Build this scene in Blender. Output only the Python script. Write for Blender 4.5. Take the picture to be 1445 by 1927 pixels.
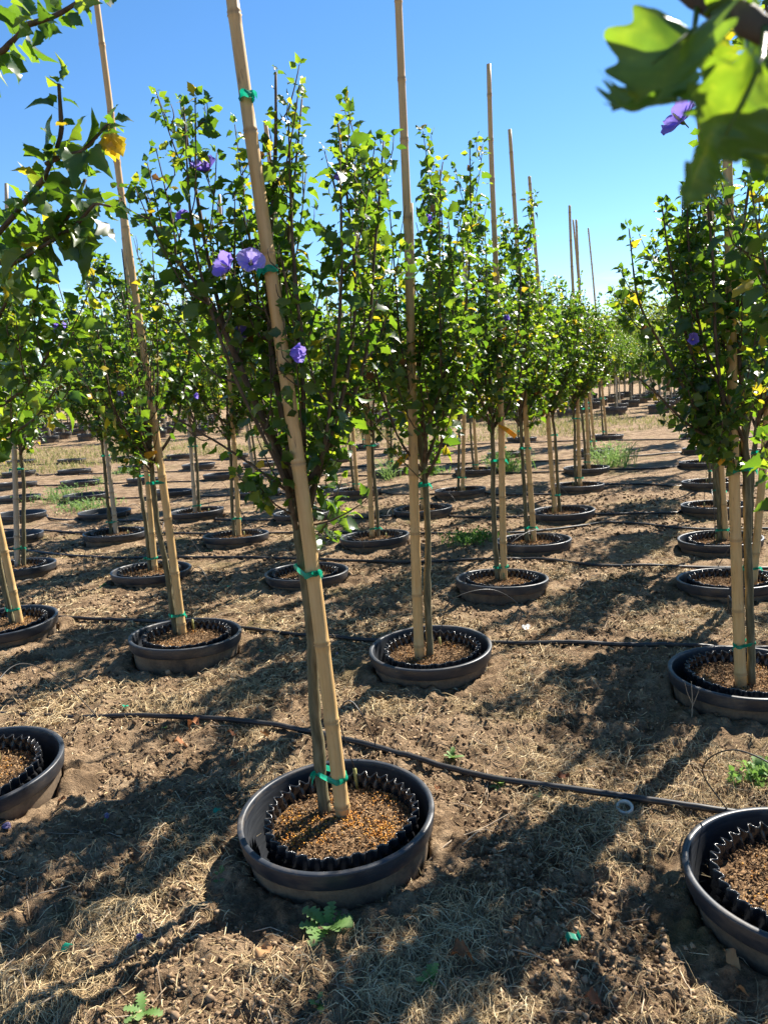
import bpy, math, random
import numpy as np
from mathutils import Matrix, Vector

# ------------------------------------------------------------------ camera
PW, PH, FPX = 1445.0, 1927.0, 1425.0          # photograph size and focal length in its pixels
CAMZ, PITCH, ROLL = 1.565, math.radians(10.0), math.radians(-3.5)
scene = bpy.context.scene
for o in list(bpy.data.objects): bpy.data.objects.remove(o)
C = scene.collection
_F = np.array([0, math.cos(PITCH), -math.sin(PITCH)]); _R0 = np.array([1.0, 0, 0]); _U0 = np.cross(_R0, _F)
CR = math.cos(ROLL)*_R0 + math.sin(ROLL)*_U0
CU = -math.sin(ROLL)*_R0 + math.cos(ROLL)*_U0
CF = _F
CAM = np.array([0, 0, CAMZ])
cam = bpy.data.cameras.new('camera'); camo = bpy.data.objects.new('camera', cam); C.objects.link(camo)
cam.sensor_fit = 'VERTICAL'; cam.sensor_height = 36.0; cam.lens = FPX/PH*36.0
cam.clip_start = 0.02; cam.clip_end = 2000
m = Matrix.Identity(4)
for r in range(3):
    m[r][0] = CR[r]; m[r][1] = CU[r]; m[r][2] = -CF[r]; m[r][3] = CAM[r]
camo.matrix_world = m
cam.dof.use_dof = True; cam.dof.focus_distance = 3.0; cam.dof.aperture_fstop = 8.0
scene.camera = camo
# ------------------------------------------------------------------ light
SUN_AZ, SUN_EL = math.radians(43.0), math.radians(44.0)     # azimuth from +Y towards +X
SUNV = Vector((math.sin(SUN_AZ)*math.cos(SUN_EL), math.cos(SUN_AZ)*math.cos(SUN_EL), math.sin(SUN_EL)))
w = bpy.data.worlds.new('World'); scene.world = w; w.use_nodes = True
nt = w.node_tree; nt.nodes.clear()
sky = nt.nodes.new('ShaderNodeTexSky'); sky.sky_type = 'NISHITA'; sky.sun_disc = False
sky.sun_elevation = SUN_EL; sky.sun_rotation = SUN_AZ
sky.altitude = 900; sky.air_density = 1.0; sky.dust_density = 0.0; sky.ozone_density = 3.0
bg = nt.nodes.new('ShaderNodeBackground'); bg.inputs['Strength'].default_value = 0.064
wo = nt.nodes.new('ShaderNodeOutputWorld')
hs = nt.nodes.new('ShaderNodeHueSaturation'); hs.inputs['Saturation'].default_value = 1.2
nt.links.new(sky.outputs[0], hs.inputs['Color'])
tcw = nt.nodes.new('ShaderNodeTexCoord'); mpw = nt.nodes.new('ShaderNodeMapping'); mpw.inputs['Scale'].default_value = (1.6, 1.6, 9.0)
nzw = nt.nodes.new('ShaderNodeTexNoise'); nzw.inputs['Scale'].default_value = 2.2; nzw.inputs['Detail'].default_value = 7; nzw.inputs['Roughness'].default_value = .62
nt.links.new(tcw.outputs['Generated'], mpw.inputs[0]); nt.links.new(mpw.outputs[0], nzw.inputs['Vector'])
sxw = nt.nodes.new('ShaderNodeSeparateXYZ'); nt.links.new(tcw.outputs['Generated'], sxw.inputs[0])
crw = nt.nodes.new('ShaderNodeValToRGB'); crw.color_ramp.elements[0].position = .52; crw.color_ramp.elements[1].position = .72; nt.links.new(nzw.outputs['Fac'], crw.inputs[0])
hzw = nt.nodes.new('ShaderNodeMapRange'); hzw.inputs[1].default_value = .16; hzw.inputs[2].default_value = .05; hzw.inputs[3].default_value = 0; hzw.inputs[4].default_value = .75; nt.links.new(sxw.outputs[2], hzw.inputs[0])
mlw = nt.nodes.new('ShaderNodeMath'); mlw.operation = 'MULTIPLY'; nt.links.new(crw.outputs[0], mlw.inputs[0]); nt.links.new(hzw.outputs[0], mlw.inputs[1])
mxw = nt.nodes.new('ShaderNodeMix'); mxw.data_type = 'RGBA'; mxw.inputs[7].default_value = (7.5, 7.8, 8.2, 1); nt.links.new(mlw.outputs[0], mxw.inputs[0]); nt.links.new(hs.outputs[0], mxw.inputs[6])
nt.links.new(mxw.outputs[2], bg.inputs['Color']); nt.links.new(bg.outputs[0], wo.inputs['Surface'])
sl = bpy.data.lights.new('sun', 'SUN'); sl.energy = 5.0; sl.angle = math.radians(0.53); sl.color = (1.0, 0.93, 0.82)
so = bpy.data.objects.new('sun', sl); C.objects.link(so); so.rotation_euler = SUNV.to_track_quat('Z', 'Y').to_euler()
so.location = (4, 5, 9)
scene.view_settings.view_transform = 'Standard'; scene.view_settings.look = 'None'
scene.view_settings.exposure = 1.64; scene.view_settings.gamma = 1.0
scene.render.engine = 'CYCLES'
scene.cycles.max_bounces = 6; scene.cycles.transmission_bounces = 4; scene.cycles.diffuse_bounces = 3
scene.cycles.caustics_reflective = False; scene.cycles.caustics_refractive = False

# ------------------------------------------------------------------ pixel -> place
def ray(px, py):
    return CF + CR*((px-PW/2)/FPX) - CU*((py-PH/2)/FPX)
def on_z(px, py, z=0.0):
    d = ray(px, py); return CAM + d*((z-CAMZ)/d[2])
def on_y(px, py, Y):
    d = ray(px, py); return CAM + d*(Y/d[1])
def to_px(X):
    v = np.asarray(X)-CAM; z = v@CF
    return np.stack([PW/2+FPX*(v@CR)/z, PH/2-FPX*(v@CU)/z], -1)

# ------------------------------------------------------------------ mesh helpers
class MB:
    def __init__(s): s.v = []; s.f = []; s.n = 0; s.a = []
    def add(s, V, F, att=None):
        V = np.asarray(V, float)
        for f in (F if isinstance(F, list) else [F]):
            f = np.asarray(f, int)
            if f.size: s.f.append(f+s.n)
        s.v.append(V); s.n += len(V)
        s.a.append(np.full(len(V), 0.5) if att is None else np.broadcast_to(np.asarray(att, float), (len(V),)))
    def mesh(s, name, mat, smooth=True):
        me = bpy.data.meshes.new(name)
        V = np.concatenate(s.v) if s.v else np.zeros((0, 3))
        me.vertices.add(len(V)); me.vertices.foreach_set('co', V.astype(np.float32).ravel())
        loops = np.concatenate([f.ravel() for f in s.f]); sizes = np.concatenate([np.full(len(f), f.shape[1]) for f in s.f])
        me.loops.add(len(loops)); me.loops.foreach_set('vertex_index', loops.astype(np.int32))
        me.polygons.add(len(sizes))
        st = np.concatenate([[0], np.cumsum(sizes)[:-1]])
        me.polygons.foreach_set('loop_start', st.astype(np.int32)); me.polygons.foreach_set('loop_total', sizes.astype(np.int32))
        me.polygons.foreach_set('use_smooth', np.full(len(sizes), smooth))
        at = me.attributes.new('tint', 'FLOAT', 'POINT'); at.data.foreach_set('value', np.concatenate(s.a).astype(np.float32))
        me.update(calc_edges=True)
        me.materials.append(mat)
        return me
def obj(name, me, parent=None, loc=None, rot=None, scale=None):
    o = bpy.data.objects.new(name, me); C.objects.link(o)
    if parent is not None: o.parent = parent
    if loc is not None: o.location = loc
    if rot is not None: o.rotation_euler = rot
    if scale is not None: o.scale = scale
    return o
def tag(o, label=None, cat=None, group=None, kind=None):
    if label: o['label'] = label
    if cat: o['category'] = cat
    if group: o['group'] = group
    if kind: o['kind'] = kind
    return o
def nrm(v):
    v = np.asarray(v, float); return v/(np.linalg.norm(v, axis=-1, keepdims=True)+1e-12)
def tube(path, rad, k=8, cap=True):
    P = np.asarray(path, float); n = len(P); rad = np.broadcast_to(np.asarray(rad, float), (n,))
    T = nrm(np.gradient(P, axis=0))
    ref = np.array([1.0, 0.1, 0.05]) if abs(T[0][0]) < .8 else np.array([0, 1.0, 0.1])
    u = nrm(ref-T[0]*(ref@T[0])); U = [u]
    for i in range(1, n):
        u = U[-1]-T[i]*(U[-1]@T[i]); U.append(nrm(u))
    U = np.array(U); W = np.cross(T, U)
    a = np.arange(k)*2*math.pi/k
    V = P[:, None]+rad[:, None, None]*(U[:, None]*np.cos(a)[None, :, None]+W[:, None]*np.sin(a)[None, :, None])
    V = V.reshape(-1, 3)
    i = np.arange(n-1)[:, None]; j = np.arange(k)[None]
    F = np.stack([i*k+j, i*k+(j+1) % k, (i+1)*k+(j+1) % k, (i+1)*k+j], -1).reshape(-1, 4)
    fs = [F]
    if cap: fs += [np.arange(k)[None, ::-1], (np.arange(k)+(n-1)*k)[None]]
    return V, fs
def spline(P, n):
    P = np.asarray(P, float); m = len(P)
    if m < 3:
        t = np.linspace(0, 1, n)[:, None]; return P[0]*(1-t)+P[-1]*t
    Q = np.concatenate([[2*P[0]-P[1]], P, [2*P[-1]-P[-2]]])
    s = np.linspace(0, m-1-1e-9, n); i = s.astype(int); t = (s-i)[:, None]
    a, b, c, d = Q[i], Q[i+1], Q[i+2], Q[i+3]
    return .5*((2*b)+(c-a)*t+(2*a-5*b+4*c-d)*t*t+(3*b-a-3*c+d)*t**3)
def lathe(prof, k=64):
    prof = np.asarray(prof, float); n = len(prof); a = np.arange(k)*2*math.pi/k
    V = np.stack([prof[:, None, 0]*np.cos(a), prof[:, None, 0]*np.sin(a), np.repeat(prof[:, 1:2], k, 1)], -1).reshape(-1, 3)
    i = np.arange(n-1)[:, None]; j = np.arange(k)[None]
    return V, np.stack([i*k+j, i*k+(j+1) % k, (i+1)*k+(j+1) % k, (i+1)*k+j], -1).reshape(-1, 4)
def vnoise(x, y, seed=0):
    x = np.asarray(x, float); y = np.asarray(y, float)
    xi = np.floor(x).astype(np.int64); yi = np.floor(y).astype(np.int64); fx = x-xi; fy = y-yi
    fx = fx*fx*(3-2*fx); fy = fy*fy*(3-2*fy)
    def h(a, b):
        n = (a*374761393+b*668265263+seed*1442695041) & 0xffffffff
        n = ((n ^ (n >> 13))*1274126177) & 0xffffffff
        return ((n ^ (n >> 16)) & 0xffff)/65535.0
    return (h(xi, yi)*(1-fx)+h(xi+1, yi)*fx)*(1-fy)+(h(xi, yi+1)*(1-fx)+h(xi+1, yi+1)*fx)*fy
def instance(T, F, pos, X, Y, Z, size):
    """template T (V,3) placed N times: X,Y,Z are the (N,3) images of its axes"""
    N = len(pos); size = np.broadcast_to(np.asarray(size, float), (N,))
    V = pos[:, None]+size[:, None, None]*(T[None, :, 0:1]*X[:, None]+T[None, :, 1:2]*Y[:, None]+T[None, :, 2:3]*Z[:, None])
    off = (np.arange(N)*len(T))[:, None, None]
    return V.reshape(-1, 3), [(f[None]+off).reshape(-1, f.shape[1]) for f in F]

# ------------------------------------------------------------------ materials
def mat(name):
    m = bpy.data.materials.new(name); m.use_nodes = True
    nt = m.node_tree; b = nt.nodes['Principled BSDF']; return m, nt, b
def N(nt, t, **kw):
    n = nt.nodes.new(t)
    for k, v in kw.items():
        if hasattr(n, k): setattr(n, k, v)
        else: n.inputs[k].default_value = v
    return n
def ramp(nt, fac, stops, interp='LINEAR'):
    r = nt.nodes.new('ShaderNodeValToRGB'); r.color_ramp.interpolation = interp
    e = r.color_ramp.elements
    while len(e) < len(stops): e.new(0.5)
    for q, (p, c) in zip(e, stops): q.position = p; q.color = (*c, 1)
    nt.links.new(fac, r.inputs[0]); return r.outputs[0]
def noise(nt, scale, detail=4, rough=.55, coord='Object', stretch=None):
    tc = nt.nodes.new('ShaderNodeTexCoord'); src = tc.outputs[coord]
    if stretch:
        mp = nt.nodes.new('ShaderNodeMapping'); mp.inputs['Scale'].default_value = stretch
        nt.links.new(src, mp.inputs[0]); src = mp.outputs[0]
    n = nt.nodes.new('ShaderNodeTexNoise'); n.inputs['Scale'].default_value = scale
    n.inputs['Detail'].default_value = detail; n.inputs['Roughness'].default_value = rough
    nt.links.new(src, n.inputs['Vector']); return n.outputs['Fac']
def mixc(nt, fac, a, b, mode='MIX'):
    m = nt.nodes.new('ShaderNodeMix'); m.data_type = 'RGBA'; m.blend_type = mode
    for s, v in ((0, fac), (6, a), (7, b)):
        if hasattr(v, 'links') or hasattr(v, 'is_linked'): nt.links.new(v, m.inputs[s])
        elif s == 0: m.inputs[0].default_value = v
        else: m.inputs[s].default_value = (*v, 1)
    return m.outputs[2]
def bump(nt, b, h, strength=.4, dist=.01):
    n = nt.nodes.new('ShaderNodeBump'); n.inputs['Strength'].default_value = strength; n.inputs['Distance'].default_value = dist
    nt.links.new(h, n.inputs['Height']); nt.links.new(n.outputs[0], b.inputs['Normal'])
def tintattr(nt):
    a = nt.nodes.new('ShaderNodeAttribute'); a.attribute_name = 'tint'; return a.outputs['Fac']
def simple(name, stops, scale=20, rough=.7, spec=.3, bs=0, bd=.004, stretch=None, coord='Object', detail=4):
    m, nt, b = mat(name)
    f = noise(nt, scale, detail, stretch=stretch, coord=coord)
    nt.links.new(ramp(nt, f, stops), b.inputs['Base Color'])
    b.inputs['Roughness'].default_value = rough; b.inputs['Specular IOR Level'].default_value = spec
    if bs: bump(nt, b, f, bs, bd)
    return m
def tinted(name, stops, rough=.7, spec=.3, trans=0, tcol=None):
    """colour by the per-piece 'tint' value; optional translucency for leaves and petals"""
    m, nt, b = mat(name)
    t = tintattr(nt); col = ramp(nt, t, stops)
    n = noise(nt, 60, 3); v = mixc(nt, 1.0, col, ramp(nt, n, [(.3, (.8, .8, .8)), (.7, (1.12, 1.12, 1.12))]), 'MULTIPLY')
    nt.links.new(v, b.inputs['Base Color'])
    b.inputs['Roughness'].default_value = rough; b.inputs['Specular IOR Level'].default_value = spec
    if trans:
        tr = nt.nodes.new('ShaderNodeBsdfTranslucent'); mx = nt.nodes.new('ShaderNodeMixShader'); mx.inputs[0].default_value = trans
        nt.links.new(mixc(nt, 1.0, ramp(nt, t, tcol or stops), ramp(nt, noise(nt, 45, 5, .6), [(.3, (.62, .66, .6)), (.7, (1.12, 1.1, 1.1))]), 'MULTIPLY'), tr.inputs[0])
        nt.links.new(b.outputs[0], mx.inputs[1]); nt.links.new(tr.outputs[0], mx.inputs[2])
        nt.links.new(mx.outputs[0], nt.nodes['Material Output'].inputs[0])
    return m
M = {}
def ground_material():
    m, nt, b = mat('dry_soil')
    big = noise(nt, .9, 5, .6); mid = noise(nt, 6, 6, .65); fine = noise(nt, 55, 6, .7); grit = noise(nt, 260, 3, .6)
    c1 = ramp(nt, mid, [(.32, (.078, .048, .027)), (.46, (.205, .135, .080)), (.58, (.345, .240, .148)), (.72, (.48, .360, .235))])
    c2 = ramp(nt, fine, [(.34, (.34, .31, .28)), (.5, (.92, .92, .92)), (.66, (1.4, 1.36, 1.28))])
    c = mixc(nt, .85, c1, c2, 'MULTIPLY')
    moss = ramp(nt, noise(nt, 1.7, 5, .6), [(.56, (0, 0, 0)), (.68, (.42, .42, .42))])
    c = mixc(nt, moss, c, (.15, .15, .045))
    c = mixc(nt, ramp(nt, big, [(.42, (0, 0, 0)), (.66, (.35, .35, .35))]), c, (.40, .285, .18))
    nt.links.new(c, b.inputs['Base Color']); b.inputs['Roughness'].default_value = .95; b.inputs['Specular IOR Level'].default_value = .12
    add = N(nt, 'ShaderNodeMath', operation='ADD'); nt.links.new(fine, add.inputs[0])
    mul = N(nt, 'ShaderNodeMath', operation='MULTIPLY'); nt.links.new(grit, mul.inputs[0]); mul.inputs[1].default_value = .35
    nt.links.new(mul.outputs[0], add.inputs[1]); bump(nt, b, add.outputs[0], 1.0, .035)
    return m
M['ground'] = ground_material()
def rim_material():
    m, nt, b = mat('black_pot_plastic')
    f = noise(nt, 9, 5); s = noise(nt, 120, 3)
    c = ramp(nt, f, [(.3, (.012, .016, .024)), (.62, (.022, .027, .036)), (.85, (.05, .055, .062))])
    c = mixc(nt, ramp(nt, noise(nt, 5, 7, .7, stretch=(1, 1, 2.5)), [(.50, (0, 0, 0)), (.70, (.55, .55, .55))]), c, (.16, .125, .09))
    c = mixc(nt, ramp(nt, noise(nt, 30, 4, .7, stretch=(.4, .4, 5)), [(.62, (0, 0, 0)), (.70, (.4, .4, .4))]), c, (.11, .11, .11))
    nt.links.new(c, b.inputs['Base Color'])
    nt.links.new(ramp(nt, f, [(.3, (.34,)*3), (.7, (.58,)*3)]), b.inputs['Roughness'])
    b.inputs['Specular IOR Level'].default_value = .5; bump(nt, b, s, .12, .002); return m
M['rim'] = rim_material()
def wall_material():
    m, nt, b = mat('dusty_pot_wall')
    f = noise(nt, 7, 6, .65, stretch=(1, 1, .6)); g = noise(nt, 90, 4)
    c = ramp(nt, f, [(.30, (.045, .040, .036)), (.48, (.13, .095, .065)), (.7, (.21, .15, .095))])
    c = mixc(nt, .5, c, ramp(nt, g, [(.3, (.6, .6, .6)), (.7, (1.2, 1.2, 1.2))]), 'MULTIPLY')
    nt.links.new(c, b.inputs['Base Color']); b.inputs['Roughness'].default_value = .8; b.inputs['Specular IOR Level'].default_value = .2
    bump(nt, b, g, .3, .004); return m
M['wall'] = wall_material()
M['inner'] = simple('black_pot_inner_wall', [(.3, (.014, .017, .023)), (.7, (.036, .040, .047))], 12, .45, .45, .15, .003, stretch=(1, 1, 9))
M['liner'] = simple('black_corrugated_plastic', [(.3, (.012, .013, .015)), (.75, (.03, .03, .032))], 14, .24, .5)
M['potsoil'] = simple('bark_potting_mix', [(.3, (.05, .03, .018)), (.5, (.14, .085, .045)), (.68, (.27, .17, .09))], 70, .95, .1, 1.0, .012, detail=6)
M['bark_chip'] = tinted('bark_chips', [(0, (.05, .03, .018)), (.5, (.17, .10, .05)), (1, (.40, .27, .15))], .9, .1)
M['pellet'] = tinted('fertilizer_pellets', [(0, (.36, .13, .012)), (.6, (.60, .25, .02)), (1, (.70, .37, .05))], .5, .4)
def bamboo_material(name, a, b_, c_):
    m, nt, b = mat(name)
    f = noise(nt, 14, 5, .6, stretch=(6, 6, .5)); g = noise(nt, 3.0, 4)
    c = ramp(nt, f, [(.3, a), (.5, b_), (.72, c_)])
    sp = ramp(nt, noise(nt, 30, 5, .75, stretch=(1, 1, .22)), [(.60, (0, 0, 0)), (.72, (.8, .8, .8))])
    c = mixc(nt, sp, c, (.09, .06, .035))
    c = mixc(nt, ramp(nt, g, [(.45, (0, 0, 0)), (.75, (.22, .22, .22))]), c, (.34, .25, .155))
    c = mixc(nt, ramp(nt, tintattr(nt), [(.5, (0, 0, 0)), (1, (.42, .42, .42))]), c, (.16, .10, .055))
    nt.links.new(c, b.inputs['Base Color']); b.inputs['Roughness'].default_value = .5; b.inputs['Specular IOR Level'].default_value = .35
    bump(nt, b, f, .08, .002); return m
M['bamboo'] = bamboo_material('pale_bamboo', (.47, .285, .112), (.54, .345, .145), (.60, .405, .185))
M['bamboo_grey'] = bamboo_material('weathered_bamboo', (.37, .295, .205), (.43, .35, .25), (.50, .42, .31))
M['trunk'] = simple('greenish_bark', [(.28, (.055, .048, .028)), (.5, (.125, .11, .062)), (.72, (.22, .19, .115))], 26, .85, .2, .7, .006, stretch=(2.2, 2.2, .35), detail=6)
M['branch'] = simple('branch_bark', [(.3, (.05, .036, .024)), (.6, (.11, .08, .052)), (.8, (.19, .145, .10))], 40, .8, .2, .5, .003, stretch=(1, 1, .5))
LG = [(0, (.018, .046, .014)), (.4, (.036, .082, .020)), (.7, (.062, .118, .026)), (.82, (.09, .14, .03)), (.90, (.19, .20, .025)), (.945, (.50, .36, .02)), (.985, (.55, .33, .025)), (1, (.16, .08, .03))]
LT = [(0, (.09, .20, .015)), (.4, (.19, .35, .018)), (.7, (.33, .49, .022)), (.82, (.46, .57, .03)), (.90, (.66, .62, .03)), (.945, (.80, .60, .03)), (.985, (.8, .5, .03)), (1, (.25, .12, .03))]
M['leaf'] = tinted('hibiscus_leaf', LG, .36, .5, .46, LT)
M['petal'] = tinted('violet_petal', [(0, (.30, .02, .12)), (.08, (.19, .14, .60)), (.6, (.29, .24, .76)), (1, (.46, .42, .86))], .6, .2, .42, [(0, (.4, .03, .2)), (.08, (.28, .18, .82)), (1, (.54, .46, .94))])
M['petalw'] = tinted('withered_petal', [(0, (.17, .13, .28)), (.6, (.30, .25, .42)), (1, (.45, .40, .52))], .7, .15, .25)
M['stamen'] = simple('cream_stamen', [(.3, (.6, .52, .36)), (.7, (.75, .68, .5))], 80, .6)
M['calyx'] = simple('green_calyx', [(.3, (.05, .11, .02)), (.7, (.09, .17, .04))], 60, .6)
M['tape'] = tinted('green_tie_tape', [(0, (.0, .22, .13)), (1, (.02, .40, .25))], .35, .4, .35, [(0, (.0, .40, .24)), (1, (.05, .6, .4))])
M['tag'] = tinted('orange_plant_tag', [(0, (.75, .30, .015)), (1, (.8, .42, .02))], .5, .3, .35)
M['hose'] = simple('black_poly_hose', [(.3, (.016, .016, .018)), (.6, (.035, .033, .032)), (.78, (.13, .10, .075))], 11, .42, .4)
M['emitter'] = simple('olive_drip_emitter', [(.3, (.20, .19, .06)), (.7, (.30, .28, .10))], 40, .5)
M['straw'] = tinted('dry_grass_straw', [(0, (.15, .095, .045)), (.35, (.32, .225, .115)), (.75, (.50, .38, .21)), (1, (.66, .54, .34))], .8, .2)
M['crumb'] = tinted('soil_crumbs', [(0, (.055, .035, .021)), (.4, (.16, .105, .063)), (1, (.38, .27, .17))], .95, .1)
M['twig'] = tinted('dead_twigs', [(0, (.09, .06, .04)), (.5, (.24, .175, .115)), (1, (.45, .36, .26))], .85, .2)
M['grass'] = tinted('weedy_grass', [(0, (.08, .12, .02)), (.5, (.17, .22, .045)), (.8, (.30, .29, .10)), (1, (.45, .36, .18))], .7, .2, .35)
M['weed'] = tinted('weed_leaf', [(0, (.06, .14, .03)), (.6, (.12, .23, .06)), (1, (.22, .32, .13))], .6, .25, .35, [(0, (.16, .34, .04)), (1, (.35, .5, .15))])
M['deadleaf'] = tinted('curled_dead_leaf', [(0, (.16, .055, .025)), (.5, (.27, .12, .05)), (1, (.42, .25, .12))], .75, .25, .2)
M['white'] = simple('weathered_white_plastic', [(.3, (.55, .54, .50)), (.7, (.74, .73, .69))], 40, .6)
M['grey'] = simple('pale_tape_roll', [(.3, (.42, .40, .34)), (.7, (.60, .57, .48))], 50, .5)
M['far'] = tinted('distant_foliage', [(0, (.06, .10, .03)), (.5, (.11, .16, .04)), (1, (.20, .22, .06))], .7, .2, .45, [(0, (.22, .34, .04)), (1, (.45, .50, .07))])

# ------------------------------------------------------------------ the grid of pots (photo pixels of each rim's middle)
RIMZ, SOILZ, RR = 0.125, 0.078, 0.33
POTS = {(0,0):(635,1530),(1,0):(810,1215),(2,0):(943,1088),(3,0):(1003,1014),(4,0):(1059,959),(5,0):(1086,911),(6,0):(1103,879),(7,0):(1118,846),(8,0):(1142,819),
 (0,1):(1522,1640),(1,1):(1398,1262),(2,1):(1371,1088),(3,1):(1355,1012),(4,1):(1345,949),(5,1):(1336,904),(6,1):(1322,868),(7,1):(1322,843),(8,1):(1312,815),
 (0,-1):(-42,1440),(1,-1):(348,1192),(2,-1):(577,1075),(3,-1):(705,1008),(4,-1):(796,956),(5,-1):(866,920),(6,-1):(895,882),(7,-1):(950,850),(8,-1):(981,823),
 (1,-2):(10,1168),(2,-2):(284,1070),(3,-2):(444,1005),(4,-2):(568,963),(5,-2):(672,920),(6,-2):(735,885),(7,-2):(785,852),(8,-2):(836,831),
 (2,-3):(32,1062),(3,-3):(216,1002),(4,-3):(371,960),(5,-3):(484,922),(6,-3):(570,890),(7,-3):(631,861),(8,-3):(687,836),
 (3,-4):(22,1005),(4,-4):(197,960),(5,-4):(320,923),(6,-4):(418,891),(7,-4):(488,868),(8,-4):(560,846),
 (4,-5):(37,965),(5,-5):(162,930),(6,-5):(275,900),(7,-5):(374,873),(8,-5):(440,854),
 (5,-6):(35,932),(6,-6):(150,904),(7,-6):(253,876),(8,-6):(340,855),
 (6,-7):(33,908),(7,-7):(140,882),(8,-7):(230,859),(7,-8):(36,887),(8,-8):(135,864),(8,-9):(40,866)}
def sink(k): return .03 if k[0] > 1 else 0.0      # the rows further on sit a little deeper in the ground
PXY = {k: on_z(*v, RIMZ-sink(k))[:2] for k, v in POTS.items()}
for i, p in ((1, (3.02, 2.93)), (2, (3.66, 4.45)), (3, (4.13, 5.6))): PXY[(i, 2)] = np.array(p)
PXY[(-1, 1)] = np.array((0.98, 0.36))
def is_empty(k): return k[1] <= -4
NUM = ['no', 'one', 'two', 'three', 'four', 'five', 'six', 'seven', 'eight', 'nine']
def where(k):
    i, j = k
    if i < 0: return 'one row before the orange pellets, away from empty pots'
    r = ('%s row%s past the orange pellets' % (NUM[i], '' if i == 1 else 's')) if i else 'in the row of orange pellets'
    if j == 0: return r+', same file'
    if j <= -4: return r+', %s files over' % NUM[-j]
    return r+', %s file%s %s empty pots' % (NUM[abs(j)], '' if abs(j) == 1 else 's', 'toward' if j < 0 else 'away from')

# far block, beyond the grassy strip: its own rows and files
FAR = []
rng = np.random.default_rng(77)
for a in range(7):
    for bb in range(-24, 20):
        p = np.array([3.2, 24.5])+a*np.array([.95, 2.05])+bb*np.array([1.36, -.26])+rng.normal(size=2)*.06
        q = to_px(np.array([p[0], p[1], 0.15]))
        if -60 < q[0] < 1510: FAR.append((p, a, bb))

# ------------------------------------------------------------------ ground
ALLP = np.array(list(PXY.values()))
def gz(x, y):
    x = np.asarray(x, float); y = np.asarray(y, float); d = np.hypot(x, y)
    near = np.clip(1.4-d/9, 0, 1)
    z = .030*(vnoise(x*1.2, y*1.2, 1)-.5)+.020*(vnoise(x*3.7, y*3.7, 2)-.5)
    c = vnoise(x*11, y*11, 3); z = z+near*(.040*(c-.5)*np.clip(vnoise(x*1.9, y*1.9, 9)*1.7-.2, .15, 1))
    z = z+near*0.034*(vnoise(x*27, y*27, 4)-.5)+near*.016*(vnoise(x*63, y*63, 5)-.5)
    return z
def pot_dist(x, y):
    d = np.full(np.shape(x), 9e9)
    for p in ALLP: d = np.minimum(d, np.hypot(x-p[0], y-p[1]))
    return d
def build_ground():
    r = [0.0, .4, .8]; q = 1.0
    while q < 34: r.append(q); q *= 1.0052
    while q < 900: r.append(q); q *= 1.12
    r = np.array(r)
    fine = np.radians(np.arange(-33, 33.001, .27)); coarse = np.radians(np.arange(37, 323.1, 4.0))
    th = np.concatenate([fine, coarse]); k = len(th)
    X = r[:, None]*np.sin(th); Y = r[:, None]*np.cos(th)
    Z = gz(X, Y); pd = pot_dist(X, Y)
    Z = Z+.03*np.exp(-((pd-.36)/.07)**2)*(vnoise(X*6, Y*6, 8)*.7+.5*(vnoise(X*19, Y*19, 18)-.3)+.3*(vnoise(X*48, Y*48, 19)-.5))
    Z = np.where(pd < .307, np.minimum(Z, -.36*np.clip((.307-pd)/.03, 0, 1)), Z)
    i = np.arange(len(r)-1)[:, None]; j = np.arange(k)[None]
    F = np.stack([i*k+j, (i+1)*k+j, (i+1)*k+(j+1) % k, i*k+(j+1) % k], -1).reshape(-1, 4)[:, ::-1]
    mb = MB(); mb.add(np.stack([X, Y, Z], -1).reshape(-1, 3), F)
    return tag(obj('ground', mb.mesh('ground', M['ground'])), kind='structure')
build_ground()

# ------------------------------------------------------------------ leaves
def leaf_template(curl, fold, wave, hi=False, petiole=True):
    # right margin of a three-lobed, toothed leaf; y runs along the midrib
    mar = np.array([(0, .0), (.14, .05), (.25, .20), (.36, .31), (.47, .37), (.38, .45), (.31, .52), (.36, .60), (.25, .67), (.24, .76), (.12, .84), (0, 1.0)])
    rib = np.array([0, .22, .42, .60, .78, 1.0])
    V = [(0, y) for y in rib]
    nr = len(rib)
    R = list(range(nr, nr+10)); V += [tuple(p) for p in mar[1:11]]
    L = list(range(nr+10, nr+20)); V += [(-p[0]*.96, p[1]+(.012 if q % 2 else -.012)) for q, p in enumerate(mar[1:11])]
    def half(S, flip):
        q = [(0, S[0], S[1], 1), (1, S[1], S[2], S[3]), (1, S[3], S[4], S[5]), (1, S[5], S[6], 2)]
        q = [(0, S[0], S[1], 1), (1, S[1], S[2], S[3]), (1, S[3], S[4], 2), (2, S[4], S[5], 3), (3, S[5], S[6], S[7]), (3, S[7], S[8], 4), (4, S[8], S[9], 5)]
        return [f[::-1] if flip else f for f in q]
    F4 = np.array(half(R, False)+half(L, True))
    V = np.array(V, float); x, y = V[:, 0], V[:, 1]
    z = fold*np.abs(x)-curl*(y**2)+wave*np.sin(y*9+1)*np.abs(x)+.25*wave*np.sin(x*11)
    P = np.stack([x, y+.30, z], -1)
    fs = [F4]
    if petiole:
        n = len(P)
        P = np.concatenate([P, [(-.014, 0, .02), (.014, 0, .02), (.011, .31, .0), (-.011, .31, .0)]]); fs.append(np.array([[n, n+1, n+2, n+3]]))
    return P, fs
LEAFT = [leaf_template(.25, .25, .10), leaf_template(.55, .45, .16), leaf_template(.05, .12, .22), leaf_template(.40, -.18, .18), leaf_template(.8, .6, .2)]

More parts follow.
